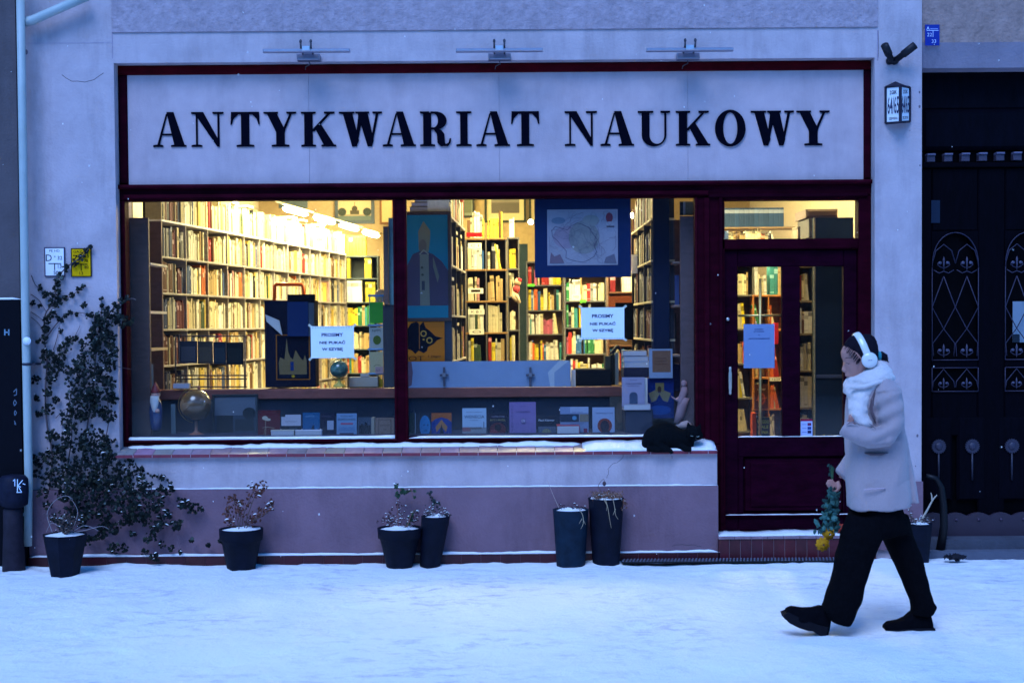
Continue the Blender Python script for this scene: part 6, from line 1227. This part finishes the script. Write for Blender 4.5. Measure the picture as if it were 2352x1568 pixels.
w = MB('fabric', True); w.lathe((X(2019, 817, PD), PD, Z(2019, 817, PD)), [(.02, -.014), (.027, -.006), (.027, .006), (.02, .014)], (.01, .22, .28), axis='X', n=14); w.build('hair_tie', pe)
# headphones
hp = MB('gloss', True); HW = (.66, .66, .66)
mid = W(1974, 800, PD); top = W(1972, 768, PD)
def band_pt(t):       # arc over the head from near cup to far cup
    a = math.pi * t; c = W(1986, 822, PD); u = W(1966, 766, PD)
    return Vector((c.x + (u.x - c.x) * math.sin(a) ** .9, PD - .098 * math.cos(a), c.z + (u.z - c.z) * math.sin(a) ** .9))
rs = []
for i in range(25):
    t = i / 24; p = band_pt(t); p2 = band_pt(min(1, t + .01)); p1 = band_pt(max(0, t - .01)); tg = (p2 - p1).normalized(); ax = Vector((.93, 0, .37)).normalized(); ax = (ax - tg * ax.dot(tg)).normalized(); nn = tg.cross(ax)
    rs.append([p + ax * (.021 * math.cos(k * math.pi / 5)) + nn * (.007 * math.sin(k * math.pi / 5)) for k in range(10)])
hp.ring(rs, HW, 'gloss'); hp.build('headphone_band', pe)
for sg in (-1, 1):
    w = MB('gloss', True); c = W(1988, 826, PD); w.lathe((c.x, PD + sg * .088, c.z), [(.040, -sg * .012), (.046, 0), (.046, sg * .012), (.040, sg * .020), (.010, sg * .022)], HW, axis='Y', n=28)
    if sg < 0: w.box(c.x - .012, c.x + .012, PD - .1115, PD - .109, c.z - .0016, c.z + .0016, (.25, .25, .3))
    w.build('headphone_cup', pe)
# coat
CO = (.36, .285, .30)
w = MB('fabric', True)
w.loftpx([(1994, 862, 2034, 866, .07), (1974, 874, 2050, 877, .13), (1958, 888, 2062, 890, .165), (1949, 912, 2069, 910, .175), (1945, 950, 2073, 945, .165), (1944, 990, 2075, 985, .155), (1944, 1030, 2078, 1025, .155), (1944, 1075, 2082, 1070, .165), (1944, 1120, 2086, 1115, .175), (1946, 1150, 2088, 1146, .182), (1947, 1166, 2087, 1162, .184)], PD, CO, n=36, p=2.7)
w.loftpx([(2052, 1000, 2078, 996, .08), (2062, 1050, 2086, 1046, .10), (2070, 1100, 2097, 1098, .12), (2076, 1146, 2103, 1148, .125), (2077, 1151, 2104, 1151, .125)], PD + .06, CO, n=16, p=2.6)
w.tube([W(2030, 884, PD - .12), W(2038, 902, PD - .155), W(2046, 945, PD - .175), W(2048, 980, PD - .18), W(2030, 1002, PD - .185), W(1996, 1005, PD - .20), W(1964, 995, PD - .195), W(1941, 984, PD - .185), W(1936, 981, PD - .18)], [.062, .074, .074, .068, .066, .058, .052, .048, .044], CO, n=20)
w.tube([W(2000, 900, PD + .12), W(1998, 960, PD + .15), W(1980, 1020, PD + .16), W(1950, 1068, PD + .13), W(1934, 1089, PD + .10), W(1930, 1092, PD + .10)], [.065, .06, .055, .05, .046, .042], CO, n=16)
def coatfold(p):
    px, py = proj(p); f = .0
    f += .008 * noise.noise(Vector((px / 32 + py / 110, py / 90, p.y * 3))) - .0025 * max(0, 1 - abs(noise.noise(Vector((px / 40 + py / 90, py / 70, 2)))) * 6)
    if py > 1020: f += .004 * math.sin(px / 12 + .8 * math.sin(py / 35)) * min(1, (py - 1020) / 120)       # hanging folds of the skirt
    if 900 < py < 1015 and p.y < PD - .1: f += .009 * math.sin((px * .5 + py) / 6.0) * max(0, 1 - abs(px - 2035) / 60)     # bent sleeve creases
    return f
w.build('coat', pe, remesh=.007, smoothit=3, folds=coatfold)
w = MB('fabric'); w.tube([W(1984, 1124, PD - .184), W(2008, 1122, PD - .190), W(2034, 1121, PD - .184)], .004, (.5, .35, .40), n=8); w.build('pocket_edge', pe)
# scarf: hood-like roll round the neck and the end hanging in front
WH = (.62, .56, .56)
w = MB('fabric', True)
w.loftpx([(1978, 850, 2020, 828, .075), (1958, 860, 2036, 836, .12), (1944, 872, 2048, 848, .16), (1938, 886, 2053, 866, .172), (1942, 900, 2050, 878, .16), (1958, 907, 2038, 890, .12)], PD, WH, n=30)
w.loftpx([(1944, 885, 2014, 882, .10, -.06), (1946, 905, 2006, 903, .09, -.09), (1948, 930, 1994, 930, .075, -.12), (1951, 952, 1994, 950, .065, -.15), (1964, 970, 2003, 968, .05, -.165), (1974, 984, 2002, 981, .03, -.17), (1982, 989, 1996, 988, .015, -.17)], PD, WH, n=18)
w.build('scarf', pe, remesh=.006, smoothit=4, folds=lambda p: .012 * noise.noise(Vector((p.x * 6 - p.z * 10, p.y * 6, p.z * 22 + p.x * 10))) + .004 * noise.noise(p * 45))
w = MB('fabric')         # fringe at the end of the scarf
for k in range(9): w.tube([W(1968 + k * 3, 980 - k * .3, PD - .17), W(1969 + k * 3 + rh.uniform(-2, 2), 992 + rh.uniform(-2, 3), PD - .175)], [.0035, .0015], WH, n=5)
w.build('scarf_fringe', pe)
w = MB('fabric', True); w.tube([W(1952, 890, PD - .16), W(1985, 888, PD - .178), W(2015, 878, PD - .178), W(2042, 872, PD - .14)], [.008, .014, .014, .008], WH, n=8); w.build('scarf_fold', pe)
# trousers
BKT = (.003, .003, .0045)
w = MB('black', True)
w.loftpx([(1960, 1130, 2066, 1130, .14), (1955, 1160, 2070, 1158, .15), (1948, 1190, 2082, 1186, .155), (1936, 1215, 2088, 1212, .15), (1930, 1228, 2092, 1226, .12)], PD, BKT, n=28)
w.loftpx([(1950, 1180, 2030, 1185, .11, -.06), (1932, 1232, 2024, 1232, .115, -.08), (1920, 1282, 2003, 1284, .115, -.08), (1908, 1340, 1989, 1336, .115, -.08), (1895, 1374, 1975, 1384, .12, -.08), (1888, 1396, 1966, 1406, .12, -.08), (1896, 1416, 1955, 1430, .11, -.08), (1908, 1424, 1951, 1436, .10, -.08)], PD, BKT, n=24, p=2.3)
w.loftpx([(1990, 1180, 2083, 1180, .11, .06), (2026, 1232, 2095, 1233, .115, .09), (2048, 1280, 2117, 1283, .11, .09), (2064, 1318, 2128, 1322, .10, .09), (2080, 1355, 2136, 1358, .095, .09), (2090, 1382, 2144, 1378, .095, .09), (2091, 1398, 2152, 1391, .09, .09), (2088, 1410, 2142, 1410, .08, .09)], PD, BKT, n=24, p=2.2)
w.build('trousers', pe, remesh=.008, smoothit=3, folds=lambda p: .012 * noise.noise(Vector((p.x * 9, p.y * 6, p.z * 3))) + .006 * noise.noise(Vector((p.x * 20, 1, p.z * 12))))
BC = (.003, .003, .005)
w = MB('gloss', True)
w.loftpx([(1806, 1395, 1801, 1417, .038, -.08), (1818, 1390, 1812, 1430, .052, -.08), (1842, 1394, 1834, 1441, .056, -.08), (1864, 1393, 1856, 1448, .054, -.08), (1882, 1388, 1874, 1448, .050, -.08), (1902, 1392, 1890, 1456, .048, -.08), (1908, 1412, 1900, 1460, .042, -.08)], PD, BC, m='black', n=18, p=2.6)
w.build('boot', pe, remesh=.006, smoothit=3)
w = MB('matte'); P = [(1800, 1411), (1803, 1421), (1814, 1429), (1842, 1441), (1868, 1449), (1878, 1457), (1896, 1464), (1903, 1440), (1880, 1434), (1862, 1428), (1838, 1418), (1812, 1406)]; Q = [W(a, b, PD - .13) for a, b in P]; w.poly([(q.x, q.z) for q in Q], PD - .134, .108, (.006, .006, .010)); w.build('boot_sole', pe)
w = MB('black', True)
w.loftpx([(2030, 1433, 2030, 1456, .040, .09), (2038, 1426, 2038, 1459, .052, .09), (2062, 1422, 2064, 1459, .056, .09), (2078, 1414, 2080, 1459, .054, .09), (2090, 1402, 2098, 1458, .052, .09), (2112, 1396, 2116, 1458, .050, .09), (2134, 1400, 2136, 1458, .046, .09), (2140, 1424, 2141, 1456, .038, .09)], PD, BC, n=18, p=2.6)
w.build('boot', pe, remesh=.006, smoothit=3)
w = MB('matte'); P = [(2029, 1443), (2030, 1456), (2038, 1460), (2138, 1460), (2143, 1455), (2142, 1438), (2100, 1438), (2060, 1441)]; Q = [W(a, b, PD + .09) for a, b in P]; w.poly([(q.x, q.z) for q in Q][::-1], PD + .034, .112, (.006, .006, .010)); w.build('boot_sole', pe)
# seams of the coat
w = MB('fabric'); SC = (.27, .19, .21)
w.tube([W(2006, 893, PD - .158), W(2003, 915, PD - .176), W(2006, 945, PD - .182), W(2012, 962, PD - .17)], .0022, SC, n=5); w.tube([W(2074, 1030, PD - .10), W(2080, 1090, PD - .115), W(2084, 1150, PD - .12)], .0022, SC, n=5); w.build('coat_seam', pe)
w = MB('fabric', True); SHD = (.10, .065, .075)      # dark strips painting shade beside the scarf and under the forearm
w.loftpx([(2010, 893, 2013, 893, .004, -.166), (2000, 915, 2008, 917, .006, -.172), (1996, 938, 2006, 940, .006, -.178), (2003, 958, 2009, 958, .005, -.178), (2011, 974, 2013, 973, .003, -.172)], PD, SHD, n=10); w.build('coat_gap_shade', pe)
w = MB('fabric', True); w.tube([W(1986, 1040, PD - .158), W(2000, 1042, PD - .166), W(2024, 1042, PD - .166), W(2040, 1039, PD - .156)], [.004, .010, .010, .003], SHD, n=8); w.build('forearm_shade', pe)
w = MB('fabric', True)  # dark tubes stand in for the shade of the sleeve creases
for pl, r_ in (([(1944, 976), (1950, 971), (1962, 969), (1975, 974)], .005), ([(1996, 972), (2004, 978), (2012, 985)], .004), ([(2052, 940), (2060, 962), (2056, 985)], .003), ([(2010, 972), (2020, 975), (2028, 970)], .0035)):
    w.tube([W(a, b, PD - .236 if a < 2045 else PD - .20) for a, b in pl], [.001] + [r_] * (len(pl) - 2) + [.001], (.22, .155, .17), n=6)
w.build('sleeve_crease_shade', pe)
# bouquet
bd = PD + .075
bq = thing('bouquet', 'bunch of yellow flowers with blue green leaves held head down', 'bouquet', W(1905, 1250, bd))
w = MB('leaf')
for k in range(7): a = W(1911 + R.uniform(-3, 3), 1068 + R.uniform(0, 12), bd); b = W(1912, 1115, bd); e = W(1908 + R.uniform(-22, 22), 1215 + R.uniform(-20, 20), bd + R.uniform(-.04, .04)); w.tube([a, b, (b + e) / 2, e], .0035, (.03, .08, .04), n=6)
w.build('stem', bq)
w = MB('leaf')
for _ in range(150):
    t = R.random(); px = 1912 - 6 * t + R.gauss(0, 5 + 13 * t); py = 1118 + 108 * t; k = R.uniform(.6, 1.5)
    ivyleaf(w, W(px, py, bd + R.gauss(0, .03)), R.uniform(.022, .05), R.uniform(0, 6.28), Vector((R.gauss(0, .6), -1, R.gauss(0, .6))).normalized(), (.035 * k, .11 * k, .10 * k), False)
for _ in range(14): ivyleaf(w, W(1911 + R.gauss(0, 4), 1072 + R.uniform(-6, 20), bd), R.uniform(.02, .035), R.uniform(0, 6.28), Vector((R.gauss(0, .6), -1, 0)).normalized(), (.02, .06, .05), False)
w.build('foliage', bq)
def flower(px, py, r, col, d=0, name='flower'):
    w = MB('leaf'); c = W(px, py, bd + d)
    for ring_ in range(3):
        for k in range(9):
            a = k * .7 + ring_; rr_ = r * (1 - .28 * ring_); p = c + Vector((rr_ * .6 * math.cos(a), -.01 - .012 * ring_, rr_ * .6 * math.sin(a))); kk = R.uniform(.8, 1.1)
            ivyleaf(w, p, rr_ * 1.0, a, Vector((.5 * math.cos(a), -1, .5 * math.sin(a))).normalized(), tuple(min(1, q * kk) for q in col), False)
    w.build(name, bq)
flower(1903, 1224, .042, (.50, .22, .008)); flower(1889, 1249, .044, (.50, .22, .008), -.01); flower(1931, 1214, .034, (.5, .07, .05), .03); flower(1916, 1190, .022, (.08, .22, .2), -.02)

fl_ = random.Random(11); w = MB('snow', True)
for _ in range(90):
    c = W(fl_.uniform(-20, 2370), fl_.uniform(-10, 1280), fl_.uniform(-5, -.25)); r = fl_.uniform(.0016, .0034); w.ell(c, r, r, r * fl_.uniform(1, 1.6), (1, 1, 1), 'snow', n=5)
o = w.build('falling_snow', None, **K('sparse tiny flakes of falling snow in the air', 'snow')); o['kind'] = 'stuff'
SKYT = (.66, 1.34, 1.74); SUNE = .5; EXPO = 2.7
# ================================================================== light
wd = bpy.data.worlds.new('World'); sc.world = wd; wd.use_nodes = True; nt = wd.node_tree; n = nt.nodes; L = nt.links
bg = n['Background']; sky = n.new('ShaderNodeTexSky'); sky.sky_type = 'NISHITA'; sky.sun_disc = False
sky.sun_elevation = math.radians(3); sky.sun_rotation = math.radians(200); sky.ozone_density = 6; sky.air_density = 1.5; sky.dust_density = .5
mx = n.new('ShaderNodeVectorMath'); mx.operation = 'MULTIPLY'; mx.inputs[1].default_value = SKYT
L.new(sky.outputs[0], mx.inputs[0]); L.new(mx.outputs[0], bg.inputs[0]); bg.inputs[1].default_value = .15
sl = bpy.data.lights.new('sun', 'SUN'); so = bpy.data.objects.new('sun', sl); COL.objects.link(so); sl.energy = SUNE; sl.angle = math.radians(30); sl.color = (.45, .62, 1)
so.rotation_euler = (math.radians(38), 0, math.radians(-20)); so.location = (0, -5, 8)
sc.view_settings.view_transform = 'Standard'; sc.view_settings.look = 'None'; sc.view_settings.exposure = EXPO; sc.view_settings.gamma = 1
sc.render.engine = 'CYCLES'; sc.cycles.use_denoising = True; sc.cycles.max_bounces = 6; sc.cycles.diffuse_bounces = 3; sc.cycles.transparent_max_bounces = 12; sc.cycles.caustics_reflective = False; sc.cycles.caustics_refractive = False
sc.cycles.sample_clamp_indirect = 8
